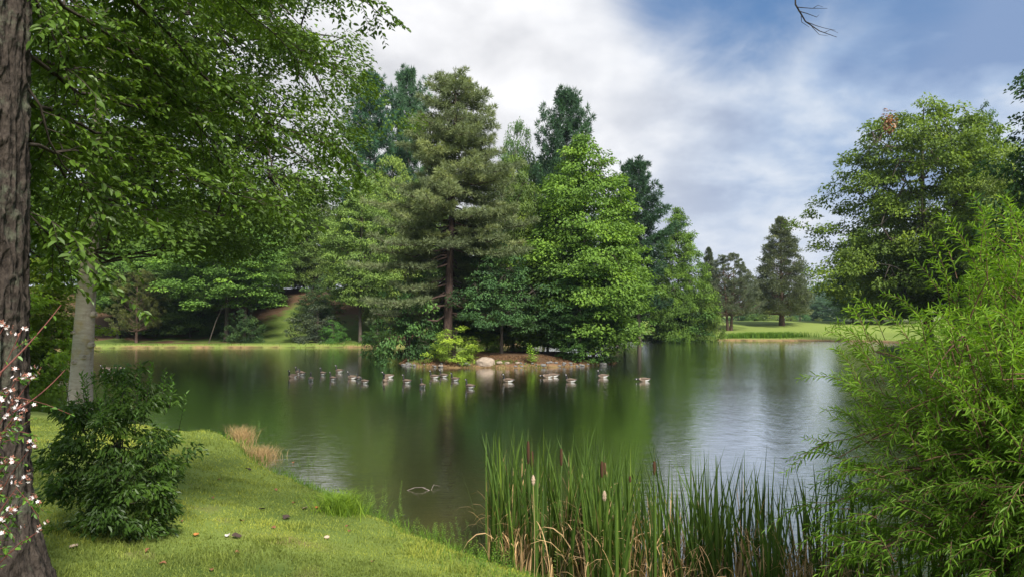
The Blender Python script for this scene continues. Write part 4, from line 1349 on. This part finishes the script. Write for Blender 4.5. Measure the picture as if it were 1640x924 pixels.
M_HEAD = plain('brown_seed_head', (0.055, 0.025, 0.012), .95, .2, 60)
M_FLUFF = plain('tan_fluff', (0.42, 0.31, 0.22), 1.0, .25, 70, bump=.8)
M_STALK = plain('stalk_green', (0.09, 0.13, 0.035), .6, .25)
M_STALKD = plain('stalk_tan', (0.34, 0.24, 0.12), .7, .25)
for (hx, ht_, hb_, Yd, kind_, lab) in [
    (846, 706, 742, 11.9, 0, 'leftmost cattail with a thick dark brown head, tallest of the reeds'),
    (852, 722, 748, 11.7, 0, 'cattail with a slimmer brown head touching the leftmost one'),
    (899, 718, 745, 11.7, 0, 'cattail with a dark brown head and long spike, alone right of the first pair'),
    (964, 738, 764, 11.3, 0, 'cattail with a dark brown head left of the middle of the reed bed'),
    (968, 740, 760, 11.5, 0, 'partly hidden cattail with a brown head close behind its darker neighbour'),
    (1009, 762, 772, 11.2, 0, 'cattail with a short small brown head low among the green blades'),
    (1048, 738, 760, 11.0, 0, 'cattail with a narrow brown head, the rightmost dark one'),
    (1147, 752, 780, 10.6, 2, 'cattail with a still green head in the right half of the reeds'),
    (854, 760, 776, 11.2, 1, 'old cattail with a pale fluffy head on a tan stalk'),
    (968, 785, 802, 10.8, 1, 'old cattail with a ragged pale head below the brown ones'),
]:
    top, bot = at(hx, ht_, Yd), at(hx, hb_, Yd)
    x = top[0]; bx_ = x + r.normal(0, .05)
    o = thing('cattail', lab, 'cattail', (bx_, Yd, 0), 0, 'cattail seed heads in the near reeds')
    oo = np.array([bx_, Yd, 0])
    spk = top + np.array([.0, 0, .22])
    if kind_ == 1:
        spk = top
    add('stalk', mesh('stalk', *tubes([(curve((0, 0, -.3), bot - oo, (.02, 0, 0), 6), np.linspace(.006, .004, 6)), (np.array([bot, top, spk]) - oo, np.array([.004, .004, .0015]))], 6), smooth=True), M_STALKD if kind_ == 1 else M_STALK, o)
    hh = top[2] - bot[2]
    zs = np.linspace(0, 1, 11)
    wdt = (.027 if kind_ == 0 else .012 if kind_ == 2 else .03) * (np.clip(np.sin(PI * np.clip(zs * .96 + .02, 0, 1)), 0.05, 1) ** .25)
    if kind_ == 1: wdt = .034 * np.sin(PI * (zs * .9 + .08)) ** .6 * r.uniform(.7, 1.2, 11)
    if kind_ == 0 and ht_ == 762: wdt = wdt * .8
    Ph = bot - oo + np.stack([zs * 0, zs * 0, zs * hh], -1)
    add('seed_head', mesh('seed_head', *tubes([(Ph, wdt)], 12), smooth=True), M_HEAD if kind_ == 0 else M_FLUFF if kind_ == 1 else M_STALK, o)

# ------------------------------------------------------------------ lawn and shore grass
def blades(X, Y, Z, h, wdt, lean, tint, r, k3=True):
    n = len(X)
    az = r.uniform(0, 2 * PI, n)
    D = np.stack([np.cos(az), np.sin(az), np.zeros(n)], -1)
    fc = r.uniform(0, 2 * PI, n)
    S = np.stack([np.cos(fc), np.sin(fc), np.zeros(n)], -1)
    B0 = np.stack([X, Y, Z - .01], -1)
    M_ = B0 + D * (lean * h * .35)[:, None] + np.array([0, 0, 1.]) * (h * .6)[:, None]
    T_ = B0 + D * (lean * h)[:, None] + np.array([0, 0, 1.]) * (h * (1 - .25 * lean))[:, None]
    w_ = wdt[:, None] / 2
    V = np.stack([B0 + S * w_, B0 - S * w_, M_ - S * w_ * .8, M_ + S * w_ * .8, T_], 1).reshape(-1, 3)
    b_ = (np.arange(n) * 5)[:, None]
    return V, [b_ + np.array([[0, 1, 2, 3]]), b_ + np.array([[3, 2, 4]])], np.repeat(tint, 5)


n = 330000
rr_ = np.exp(r.uniform(math.log(4.5), math.log(31), n))
th = r.uniform(R(-44), R(14), n)
X, Y = rr_ * np.sin(th), rr_ * np.cos(th)
z, s, si = terrain(X, Y, True)
k = (s > .03) & (n2d(X, Y, 2.2, 31) + .25 * r.uniform(-1, 1, n) > .22)
X, Y, z, rr_ = X[k], Y[k], z[k], rr_[k]
nn = len(X)
tall = 1 + 1.6 * np.clip(n2d(X, Y, 1.3, 17) - .5, 0, 1) * 2 + .9 * np.clip(n2d(X, Y, 4.5, 27) - .62, 0, 1) * 3
h = r.uniform(.022, .050, nn) * tall * (1 + rr_ * .012)
tn = np.clip(.05 + .8 * n2d(X, Y, .45, 8) + .4 * (n2d(X, Y, 2.5, 3) - .5) + r.normal(0, .15, nn), 0, 1)
V = blades(X, Y, z, h, .0035 + .00075 * rr_, r.uniform(.1, 1.1, nn), tn, r)
lawn = add('lawn_grass', mesh('lawn_grass', *V), M_GRASS, None, (0.185, 0.240, 0.048))
tag(lawn, 'short mown grass on the near lawn', 'grass', kind='stuff')

# taller weeds and grass along the near waterline
n = 60000
X = r.uniform(-14, 3.2, n); Y = r.uniform(9.3, 27, n)
z, s, si = terrain(X, Y, True)
dens = np.exp(-((s - .1) / .33) ** 2) * (.12 + n2d(X, Y, .9, 41) ** 2) + .6 * np.exp(-((s - .4) / .8) ** 2) * sstep(-2.5, -.5, X) * .9
k = (s > -.35) & (r.uniform(0, 1, n) < dens * 1.3)
X, Y, z = X[k], Y[k], np.maximum(z[k], -.1)
nn = len(X)
V = blades(X, Y, z, r.uniform(.10, .36, nn) * (.6 + .8 * n2d(X, Y, .8, 6)), .005 + .0006 * Y, r.uniform(.1, 1.0, nn), np.clip(r.normal(.5, .2, nn), 0, 1), r)
o = add('shore_grass', mesh('shore_grass', *V), M_GRASS, None, (0.085, 0.17, 0.022))
tag(o, 'longer unmown grass fringing the near waterline', 'grass', kind='stuff')

# litter chips and sparse weeds on the island shore
n = 24000
X = r.uniform(-11, 11, n); Y = r.uniform(56.5, 64, n)
z, s, si = terrain(X, Y, True)
k = (si < -.05) & (si > -4) & (n2d(X, Y, 1.1, 14) > .42)
X, Y, z = X[k], Y[k], z[k]
nn = len(X)
V = blades(X, Y, z, r.uniform(.04, .20, nn), np.full(nn, .035), r.uniform(.3, 1.6, nn), np.clip(r.normal(.4, .25, nn), 0, 1), r)
o = add('island_litter', mesh('island_litter', *V), M_DRY, None, (0.20, 0.115, 0.06))
tag(o, 'dry needles and leaf litter on the island ground', 'leaf litter', kind='stuff')
n = 9000
X = r.uniform(-11, 11, n); Y = r.uniform(56.5, 62, n)
z, s, si = terrain(X, Y, True)
k = (si < -.02) & (si > -2.2) & (n2d(X, Y, .8, 24) > .55)
X, Y, z = X[k], Y[k], z[k]
nn = len(X)
V = blades(X, Y, z, r.uniform(.08, .30, nn), np.full(nn, .04), r.uniform(.2, 1.2, nn), np.clip(r.normal(.5, .2, nn), 0, 1), r)
o = add('island_weeds', mesh('island_weeds', *V), M_GRASS, None, (0.10, 0.16, 0.03))
tag(o, 'patches of thin green weeds on the island shore', 'weeds', kind='stuff')

# grass along the far shores
n = 60000
X = r.uniform(-66, 66, n); Y = r.uniform(86, 121, n)
z, s, si = terrain(X, Y, True)
k = (s > -.15) & (s < 2.2) & (r.uniform(0, 1, n) < .15 + 1.0 * n2d(X, Y, .25, 6) ** 2 * np.where(X > 20, .45, 1))
X, Y, z = X[k], Y[k], z[k]
nn = len(X)
V = blades(X, Y, z, r.uniform(.10, .40, nn) * (.5 + n2d(X, Y, .4, 9)), np.full(nn, .06), r.uniform(.1, .9, nn), np.clip(.2 + .6 * n2d(X, Y, .2, 5) + r.normal(0, .15, nn), 0, 1), r)
o = add('far_bank_grass', mesh('far_bank_grass', *V), M_GRASS, None, (0.085, 0.15, 0.026))
tag(o, 'rough grass along the far shoreline', 'grass', kind='stuff')


def tuft(name, lab, cat, c, rx, ry, n, h, wd, col, mat, lean=(.2, 1.0), tm=.45, group=None):
    z0 = tz(c[0], c[1])
    X = r.normal(0, rx, n); Y = r.normal(0, ry, n)
    z = np.maximum(terrain(X + c[0], Y + c[1]), -.1) - max(z0, -.1)
    V = blades(X, Y, z, r.uniform(h * .5, h, n), np.full(n, wd), r.uniform(*lean, n), np.clip(r.normal(tm, .18, n), 0, 1), r)
    o = add(name, mesh(name, *V), mat, None, col)
    o.location = (c[0], c[1], max(z0, -.1))
    return tag(o, lab, cat, group)


G_T = 'grass tufts along the near shore'
tuft('dry_grass_tuft', 'straw-coloured tuft of dry grass at the point of the lawn, left of the other', 'grass tuft', hit(388, 708), .20, .16, 420, .80, .010, (0.42, 0.30, 0.15), M_DRY, group=G_T)
tuft('dry_grass_tuft', 'straw-coloured tuft of dry grass at the point of the lawn, right of the other', 'grass tuft', hit(418, 732), .24, .26, 480, .55, .010, (0.42, 0.30, 0.15), M_DRY, group=G_T)
tuft('sedge_clump', 'bright green arching clump of sedge at the water edge by the lawn', 'grass tuft', hit(546, 822), .20, .2, 700, .62, .012, (0.11, 0.20, 0.02), M_GRASS, (.5, 1.3), .6, group=G_T)
tuft('grass_clump', 'long bright green patch of tall grass on the edge of the far field', 'grass clump', (at(1226, 540, 118.5)[0], 119.3), 3.3, .35, 3500, 1.25, .07, (0.095, 0.20, 0.022), M_GRASS, (.1, .5))

# leafy weeds
def weed(lab, c, H, n, col, L=.06, W=.3, grp='leafy weeds along the near shore', name='weed_plant', spread=.2, tm=.5):
    z0 = max(tz(c[0], c[1]), -.05)
    ls, lo_ = [], []
    for i in range(n):
        b0 = np.array([r.normal(0, spread), r.normal(0, spread), -.03])
        hh = H * r.uniform(.5, 1)
        e = b0 + np.array([r.normal(0, .18), r.normal(0, .18), 1]) * hh
        P_ = curve(b0, e, (0, 0, 0), 5, .01, r)
        ls.append((P_, np.linspace(.004, .0015, 5)))
        m = int(hh / (L * .32)) + 3
        u = np.linspace(.12, 1, m)[:, None]
        az = np.arange(m) * 2.4
        lo_.append((b0 * (1 - u) + e * u, norm(np.stack([np.cos(az), np.sin(az), .35 + .3 * u[:, 0]], -1)), norm(np.array([0, 0, 1.]) + r.normal(0, .25, (m, 3))), L * r.uniform(.7, 1.2, m) * (1.15 - .6 * u[:, 0]),
                    np.clip(tm + r.normal(0, .15, m) + .2 * u[:, 0], 0, 1)))
    o = thing(name, lab, 'plant', (c[0], c[1], z0), 0, grp)
    leafy('foliage', 'weed_leaves', ls, build_spray(lo_, 0, W, 'lance'), M_LEAF, M_STALK, o, col)
    return o


weed('tall spindly green weeds behind the straw-coloured grass on the point', hit(408, 697), .75, 10, (0.06, 0.13, 0.03), spread=.25)
weed('leaning thin weeds rising from the water edge right of the straw-coloured grass', hit(480, 748), .7, 6, (0.09, 0.17, 0.03), spread=.3)
weed('upright leafy weeds standing in the shallow water right of the sedge clump', hit(592, 822), .8, 16, (0.10, 0.19, 0.03), spread=.28)
weed('low leafy weeds at the waterline left of the cattails', hit(735, 868), .5, 22, (0.085, 0.17, 0.025), spread=.35)
weed('low green weeds at the waterline halfway to the cattails', hit(668, 855), .38, 16, (0.10, 0.19, 0.025), spread=.35)
weed('small green weeds where the lawn edge meets the water below the sedge clump', hit(622, 838), .35, 14, (0.10, 0.19, 0.025), spread=.3)
weed('broad-leaved seedling at the foot of the leftmost cattails', hit(868, 905), .55, 20, (0.13, 0.22, 0.05), L=.085, W=.5, spread=.22)
weed('leafy weeds at the bottom edge left of the broad-leaved seedling', hit(795, 905), .45, 18, (0.09, 0.18, 0.025), spread=.3)
weed('weeds growing at the foot of the willow among the reeds', np.array([3.9, 9.2, .2]), .9, 26, (0.07, 0.15, 0.022), L=.08, W=.2, spread=.4)
weed('spindly seedlings by the pale trunk at the left shore', hit(100, 655), .8, 14, (0.07, 0.15, 0.03), L=.09, spread=.6)
weed('light green sapling in front of the trees on the island right of the boulder', (at(855, 575, 58.6)[0], 58.6), 2.0, 7, (0.13, 0.25, 0.035), L=.30, W=.5, grp='saplings on the island', name='sapling', spread=.25)

# ------------------------------------------------------------------ geese
def goose(name, neckup=1.0, turn=0.0):
    """a swimming Canada goose facing +x, waterline at z = 0"""
    # x, z, half width, half height
    st = [(-.40, .115, .012, .006), (-.34, .11, .045, .018), (-.27, .085, .085, .055), (-.16, .065, .125, .095), (-.03, .06, .148, .115), (.10, .06, .143, .115), (.19, .075, .11, .10), (.245, .11, .07, .075)]
    if neckup > .5:
        st += [(.268, .175, .046, .05), (.275, .25, .034, .036), (.280, .33, .030, .031), (.292, .385, .033, .034), (.325, .42, .040, .036), (.365, .418, .032, .028), (.40, .405, .019, .014), (.44, .398, .012, .006)]
    elif neckup > .2:
        st += [(.30, .16, .046, .048), (.35, .21, .034, .034), (.385, .26, .030, .031), (.40, .295, .033, .034), (.435, .32, .039, .034), (.475, .315, .031, .027), (.51, .30, .019, .014), (.55, .29, .012, .006)]
    else:
        st += [(.31, .12, .045, .045), (.38, .11, .034, .034), (.44, .10, .030, .030), (.49, .10, .034, .034), (.53, .105, .039, .034), (.57, .095, .031, .027), (.605, .08, .019, .014), (.64, .07, .012, .006)]
    st = np.array(st)
    st[:8, 1] += .035
    st[:8, 3] *= 1.38
    st[8:, 2:] *= 1.55
    st[9:, 1] += .05
    n = len(st); k = 14
    C_ = np.stack([st[:, 0], np.zeros(n), st[:, 1]], -1)
    C_[9:, 1] += turn * np.linspace(0, 1, n - 9) * .10
    T = norm(np.gradient(C_, axis=0))
    T[:6] = norm(T[:6] * np.array([1, 1, .3]))
    B = np.stack([-T[:, 2], np.zeros(n), T[:, 0]], -1)
    a = np.arange(k) * 2 * PI / k
    V = C_[:, None] + np.cos(a)[None, :, None] * np.array([0, 1., 0]) * st[:, 2][:, None, None] + np.sin(a)[None, :, None] * B[:, None] * st[:, 3][:, None, None]
    V = V.reshape(-1, 3)
    i = np.arange(n - 1)[:, None] * k; j = np.arange(k)[None]; jn = (j + 1) % k
    f = np.stack([i + j, i + jn, i + k + jn, i + k + j], -1).reshape(-1, 4)
    V = np.concatenate([V, [C_[0]], [C_[-1]]])
    cap = [(n * k, jj_, (jj_ + 1) % k) for jj_ in range(k)] + [(n * k + 1, (n - 1) * k + (jj_ + 1) % k, (n - 1) * k + jj_) for jj_ in range(k)]
    mi = []
    for ii_ in range(n - 1):
        for jj_ in range(k):
            an = (jj_ + .5) * 2 * PI / k
            upn = math.sin(an)
            if ii_ < 2: m_ = 2 if upn > -.1 else 3
            elif ii_ < 3: m_ = 3 if upn < .3 else 0
            elif ii_ < 7: m_ = 0 if upn > .15 else (1 if ii_ > 3 or upn > -.2 else 3)
            elif ii_ == 11 and upn < .3 and abs(math.cos(an)) > .25: m_ = 3
            elif ii_ < 8: m_ = 1
            else: m_ = 2
            mi.append(m_)
    mi += [2] * k + [2] * k
    body = mesh(name + '_body', V, [f, np.array(cap)], matidx=mi, smooth=True)
    wings = []
    for sd_ in (-1, 1):
        ws = [(.17, .10, .02), (.08, .115, .05), (-.05, .12, .062), (-.18, .125, .05), (-.29, .135, .028), (-.40, .15, .006)]
        P_ = np.array([(x_, sd_ * (.135 * math.cos((x_ + .03) * 3.3) + .012), z_ + .04) for x_, z_, h_ in ws])
        V_, F_, t_ = tubes([(P_, np.array([h_ for *_, h_ in ws]))], 10)
        V_[:, 1] = P_.mean(0)[1] * 0 + (V_[:, 1] - np.repeat(P_[:, 1], 10)) * .35 + np.repeat(P_[:, 1], 10)
        wings.append(mesh(name + '_wing', V_, F_, smooth=True))
    return body, wings


GM = [plain('goose_brown', (0.12, 0.085, 0.06), .8, .3, 30), plain('goose_pale', (0.26, 0.20, 0.15), .8, .15, 30), plain('goose_black', (0.012, 0.011, 0.011), .5, .1), plain('goose_white', (0.66, 0.64, 0.61), .7, .05)]
M_WING = plain('goose_wing', (0.13, 0.095, 0.07), .8, .35, 45)
GK = [goose('goose_up', 1.0), goose('goose_mid', .4), goose('goose_low', 0.0), goose('goose_turn', 1.0, 1.0)]
for bd, wg in GK:
    for m_ in GM: bd.materials.append(m_)
    for w_ in wg: w_.materials.append(M_WING)
# px, waterline row, heading in degrees (0 = to the right, 180 = to the left, 90 = away), pose, label
GEESE = [
    (173, 593, 175, 1, 'goose at the far left, seen through the tips of the dark bush'),
    (181, 596, 10, 2, 'goose feeding with its head low, right of the beech trunk and nearest of that group'),
    (190, 592, 0, 2, 'goose of the group by the beech trunk that is farthest right'),
    (470, 604, 235, 0, 'goose at the left end of the flock, turned towards the viewer with its neck up'),
    (480, 598, 150, 0, 'goose behind and left of its close companion, second in the flock from the left'),
    (485, 600, 140, 1, 'goose in front of the close pair at the left of the flock, its head lower'),
    (499, 609, 110, 0, 'goose nearer the viewer below the close pair, its white rump showing'),
    (518, 600, 140, 0, 'goose alone above the gap between the close pair and the bright reflection'),
    (534, 608, 135, 0, 'goose just left of the bright reflection, nearer than the one above it'),
    (544, 596, 150, 0, 'farthest goose of the flock, at the top of the bright reflection'),
    (565, 606, 150, 0, 'goose leading a row of three right of the bright reflection'),
    (576, 608, 120, 1, 'middle goose of the row of three right of the bright reflection'),
    (585, 613, 140, 1, 'last and nearest goose of the row of three, trailing a short wake'),
    (618, 610, 262, 3, 'goose facing the viewer in the overlapping pair below the left tip of the island'),
    (623, 604, 175, 1, 'goose half behind the one facing the viewer, below the left tip of the island'),
    (652, 613, 145, 0, 'goose alone between the overlapping pair and the nearest goose'),
    (677, 620, 115, 0, 'nearest goose of the middle flock, turned a quarter away'),
    (696, 605, 155, 0, 'left goose of the pair just below the boulder and the yellow-green shrub'),
    (711, 603, 150, 0, 'right goose of the pair just below the boulder and the yellow-green shrub'),
    (729, 609, 140, 0, 'small looking goose right of the pair below the boulder'),
    (753, 621, 140, 0, 'nearest goose to the reeds, its neck raised, below the boulder'),
    (814, 611, 165, 0, 'goose with a straight neck alone below the right half of the island'),
    (877, 604, 178, 2, 'front goose of two in line with heads down, right of the island centre'),
    (886, 603, 182, 2, 'rear goose of two in line with heads down, right of the island centre'),
    (914, 611, 165, 0, 'goose with a tall neck right of the two feeding ones'),
    (965, 604, 178, 0, 'goose with a tall neck below the right tip of the island'),
    (1031, 610, 180, 2, 'rightmost goose, head low, leaving a silvery wake'),
    (988, 549, 320, 1, 'goose far off at the bank right of the island, half hidden by branches'),
]
for i, (gx_, gy_, hd, pose, lab) in enumerate(GEESE):
    v_ = (gy_ - 503) / F
    Yd = CAM_Z / v_ if gy_ != 549 else 101.0
    x = at(gx_, 503, Yd)[0]
    o = thing('goose', lab, 'goose', (x, Yd, 0), R(hd) + r.normal(0, .1), 'geese swimming on the pond')
    s_ = 1.10 * r.uniform(.95, 1.05)
    o.scale = (s_,) * 3
    bd, wg = GK[pose]
    add('body', bd, None, o)
    for w_ in wg:
        add('wing', w_, None, o)

# ------------------------------------------------------------------ rocks and driftwood
def rockmesh(name, seed, rough=.25, squash=.7, nu=16, nv=10):
    u, v = np.meshgrid(np.arange(nu) * 2 * PI / nu, np.linspace(0.0, PI, nv))
    D = np.stack([np.cos(u) * np.sin(v), np.sin(u) * np.sin(v), np.cos(v)], -1).reshape(-1, 3)
    d = 1 + rough * (vnoise(D * 1.6 + seed * 5.1) - .5) * 2 + rough * .4 * (vnoise(D * 4 + seed) - .5) * 2
    V = D * d[:, None]
    V = np.sign(V) * np.abs(V) ** .8 * np.array([1, 1, squash])
    i = np.arange(nv - 1)[:, None] * nu; j = np.arange(nu)[None]; jn = (j + 1) % nu
    return mesh(name, V, [np.stack([i + j, i + nu + j, i + nu + jn, i + jn], -1).reshape(-1, 4)], smooth=False)


M_ROCK = plain('grey_stone', (0.15, 0.145, 0.14), .85, .45, 5, bump=.6)
M_ROCKP = plain('pale_stone', (0.27, 0.215, 0.165), .85, .3, 2.2, bump=.8)
rms = [rockmesh('stone', k) for k in range(6)]
for m_ in rms: m_.materials.append(M_ROCK)
bo_ = rockmesh('boulder', 9, .22, .8, 36, 22)
o = add('boulder', bo_, M_ROCKP)
p_ = at(777, 575, 58.3)
o.location = (p_[0], 58.4, .35); o.scale = (.85, .6, .62)
tag(o, 'large pale pinkish boulder at the waterline of the island', 'boulder')
for (rx_, ry_, sz_, lab) in [(706, 583, .30, 'small tan rock at the waterline left of the boulder, below the yellow-green shrub'), (746, 582, .26, 'rounded grey rock just left of the large boulder'), (800, 580, .36, 'tan rock just right of the large boulder'),
                             (829, 579, .26, 'pale grey rock between the tan rock and the sapling'), (870, 583, .28, 'grey rock right of the light green sapling'), (966, 574, .34, 'dark rock at the right tip of the island'),
                             (812, 577, .30, 'pale tan rock left of the pale grey rock near the sapling')]:
    Yd = 58.2 if rx_ < 900 else 60.6
    x = at(rx_, 500, Yd)[0]
    m_ = rms[int(r.integers(6))]
    if 'tan' in lab:
        sz_ *= .75
        m_ = m_.copy(); m_.materials.clear(); m_.materials.append(M_ROCKP)
    o = add('rock', m_)
    o.location = (x, Yd, max(tz(x, Yd), 0) + .08); o.scale = (sz_, sz_ * .8, sz_ * .75); o.rotation_euler = (0, 0, r.uniform(0, 6))
    tag(o, lab, 'rock', 'rocks round the island')
# lots of small stones on the shore of the island
cum = 0
for i in range(46):
    t = r.uniform(0, 1)
    k = int(t * 8); f_ = t * 8 - k
    a_, b_ = ISL[k], ISL[k + 1]
    x, Yd = a_ * (1 - f_) + b_ * f_
    Yd += r.uniform(.15, 1.0)
    z = max(tz(x, Yd), 0)
    o = add('stone', rms[i % 6])
    s_ = r.uniform(.07, .19)
    o.location = (x, Yd, z + s_ * .3); o.scale = (s_, s_ * .9, s_ * .8); o.rotation_euler = (0, 0, r.uniform(0, 6))
    tag(o, 'small grey stone scattered on the brown shore of the island', 'stone', 'small stones on the island shore')

M_DRIFT = plain('grey_deadwood', (0.26, 0.21, 0.19), .85, .3, 9)
pa = lambda px_, py_, dz=0.: hit(px_, py_) + np.array([0, 0, dz])
c0 = pa(680, 785)
def hw(px_, py_, dz):
    Yd = c0[1]
    q = at(px_, py_, Yd)
    return q - c0
ln1 = [(np.array([hw(640, 792, 0), hw(652, 785, 0), hw(664, 780.5, 0), hw(676, 780, 0), hw(690, 786, 0), hw(703, 791, 0), hw(716, 797, 0)]), np.linspace(.006, .012, 7)),
       (np.array([hw(690, 786, 0), hw(693, 779, 0) + np.array([0, .2, 0]), hw(703, 783, 0) + np.array([0, .3, 0])]), np.array([.006, .005, .003])),
       (np.array([hw(664, 780.5, 0), hw(673, 777, 0) + np.array([0, -.2, 0]), hw(684, 775, 0) + np.array([0, -.3, 0])]), np.array([.005, .004, .003]))]
o = add('dead_branch', mesh('dead_branch', *tubes(ln1, 6), smooth=True), M_DRIFT)
o.location = c0
tag(o, 'thin bare dead branch poking out of the water near the reeds', 'branch')
# leaning pole on the far bank, sticks by the island
Yp = 96.0
pb = at(334, 541, Yp); pb[2] = tz(pb[0], Yp) - .1
o = add('leaning_pole', mesh('leaning_pole', *tubes([(np.array([(0, 0, 0), at(346, 514, Yp) - pb, at(358, 488, Yp) - pb]), np.array([.07, .055, .035]))], 7), smooth=True), M_BARK)
o.location = pb
tag(o, 'thin bare dead trunk leaning beside the thick dark trunk on the far bank', 'dead trunk')

# ------------------------------------------------------------------ fallen leaves and chips on the lawn
M_DL = [plain('fallen_brown', (0.17, 0.075, 0.035), .8, .3, 30), plain('fallen_dark', (0.05, 0.032, 0.025), .8, .3, 30), plain('fallen_pale', (0.40, 0.30, 0.22), .8, .2, 30), plain('fallen_orange', (0.36, 0.15, 0.04), .8, .3, 30), plain('fallen_white', (0.5, .46, .42), .7, .1, 20)]
def curled(nme, seed, m_):
    q = np.random.default_rng(seed)
    u, v = np.meshgrid(np.linspace(0, 1, 7), np.linspace(-1, 1, 5), indexing='ij')
    wv = np.sin(PI * np.clip(u * .93 + .05, 0, 1)) ** .8 * .42
    X_ = u - .5; Y_ = v * wv
    Z_ = .28 * (v ** 2) * wv * 2 + .12 * np.sin(u * 5 + seed) + q.normal(0, .02, u.shape) + .12
    V_ = np.stack([X_, Y_, Z_], -1).reshape(-1, 3)
    f_ = np.array([(i * 5 + j, (i + 1) * 5 + j, (i + 1) * 5 + j + 1, i * 5 + j + 1) for i in range(6) for j in range(4)])
    me_ = mesh(nme, V_, [f_], smooth=True)
    me_.materials.append(m_)
    return me_
DLM = [curled('fallen_leaf', i, M_DL[i]) for i in range(5)]
for (fx_, fy_, k_, s_, lab) in [
    (488, 817, 2, .15, 'pale curled fallen leaf near the sedge clump'), (507, 815, 3, .10, 'orange fallen leaf beside the pale curled one'), (420, 818, 1, .13, 'dark fallen leaf left of the pale curled one'),
    (458, 831, 1, .17, 'long dark strip of bark on the lawn'), (365, 861, 4, .10, 'small white scrap on the lawn'), (379, 862, 1, .15, 'dark twig-like leaf right of the white scrap'), (314, 860, 3, .10, 'orange fallen leaf on the lawn right of the bush'),
    (523, 864, 2, .10, 'tan fallen leaf right of the bare patch'), (398, 754, 1, .18, 'dark fallen leaf high on the lawn below the dry grass'), (118, 880, 2, .12, 'pale leaf on the grass below the dark bush'), (387, 837, 0, .09, None),
    (340, 800, 0, .09, None), (300, 720, 0, .10, None), (470, 808, 0, .08, None), (560, 853, 0, .08, None), (260, 906, 0, .09, None), (597, 902, 0, .08, None), (380, 888, 0, .08, None), (350, 770, 0, .08, None), (441, 786, 0, .10, None), (236, 885, 0, .09, None),
    (556, 845, 0, .08, None), (438, 848, 0, .08, None), (290, 838, 0, .08, None), (338, 916, 0, .08, None), (470, 742, 0, .1, None)]:
    p_ = hit(fx_, fy_)
    o = add('fallen_leaf', DLM[k_])
    o.location = p_ + np.array([0, 0, .025]); o.scale = (s_, s_, s_ * .8); o.rotation_euler = (r.normal(0, .2), r.normal(0, .2), r.uniform(0, 6))
    tag(o, lab or 'small brown fallen leaf lying in the lawn grass', 'leaf', 'fallen leaves on the lawn')

# ------------------------------------------------------------------ the summer haze over the far fields
hv = np.array([(x, y, z) for x in (-420, 640) for y in (-60, 760) for z in (-4, 75)], float)
hf = np.array([(0, 1, 3, 2), (4, 6, 7, 5), (0, 4, 5, 1), (2, 3, 7, 6), (0, 2, 6, 4), (1, 5, 7, 3)])
mh, g = newmat('haze_air')
vol = g.n('ShaderNodeVolumePrincipled', {'Color': (0.72, 0.83, 1.0, 1), 'Density': HAZE, 'Anisotropy': 0.2})
oh = g.n('ShaderNodeOutputMaterial')
mh.node_tree.links.new(vol.outputs[0], oh.inputs['Volume'])
tag(add('haze', mesh('haze', hv, [hf]), mh), kind='stuff')
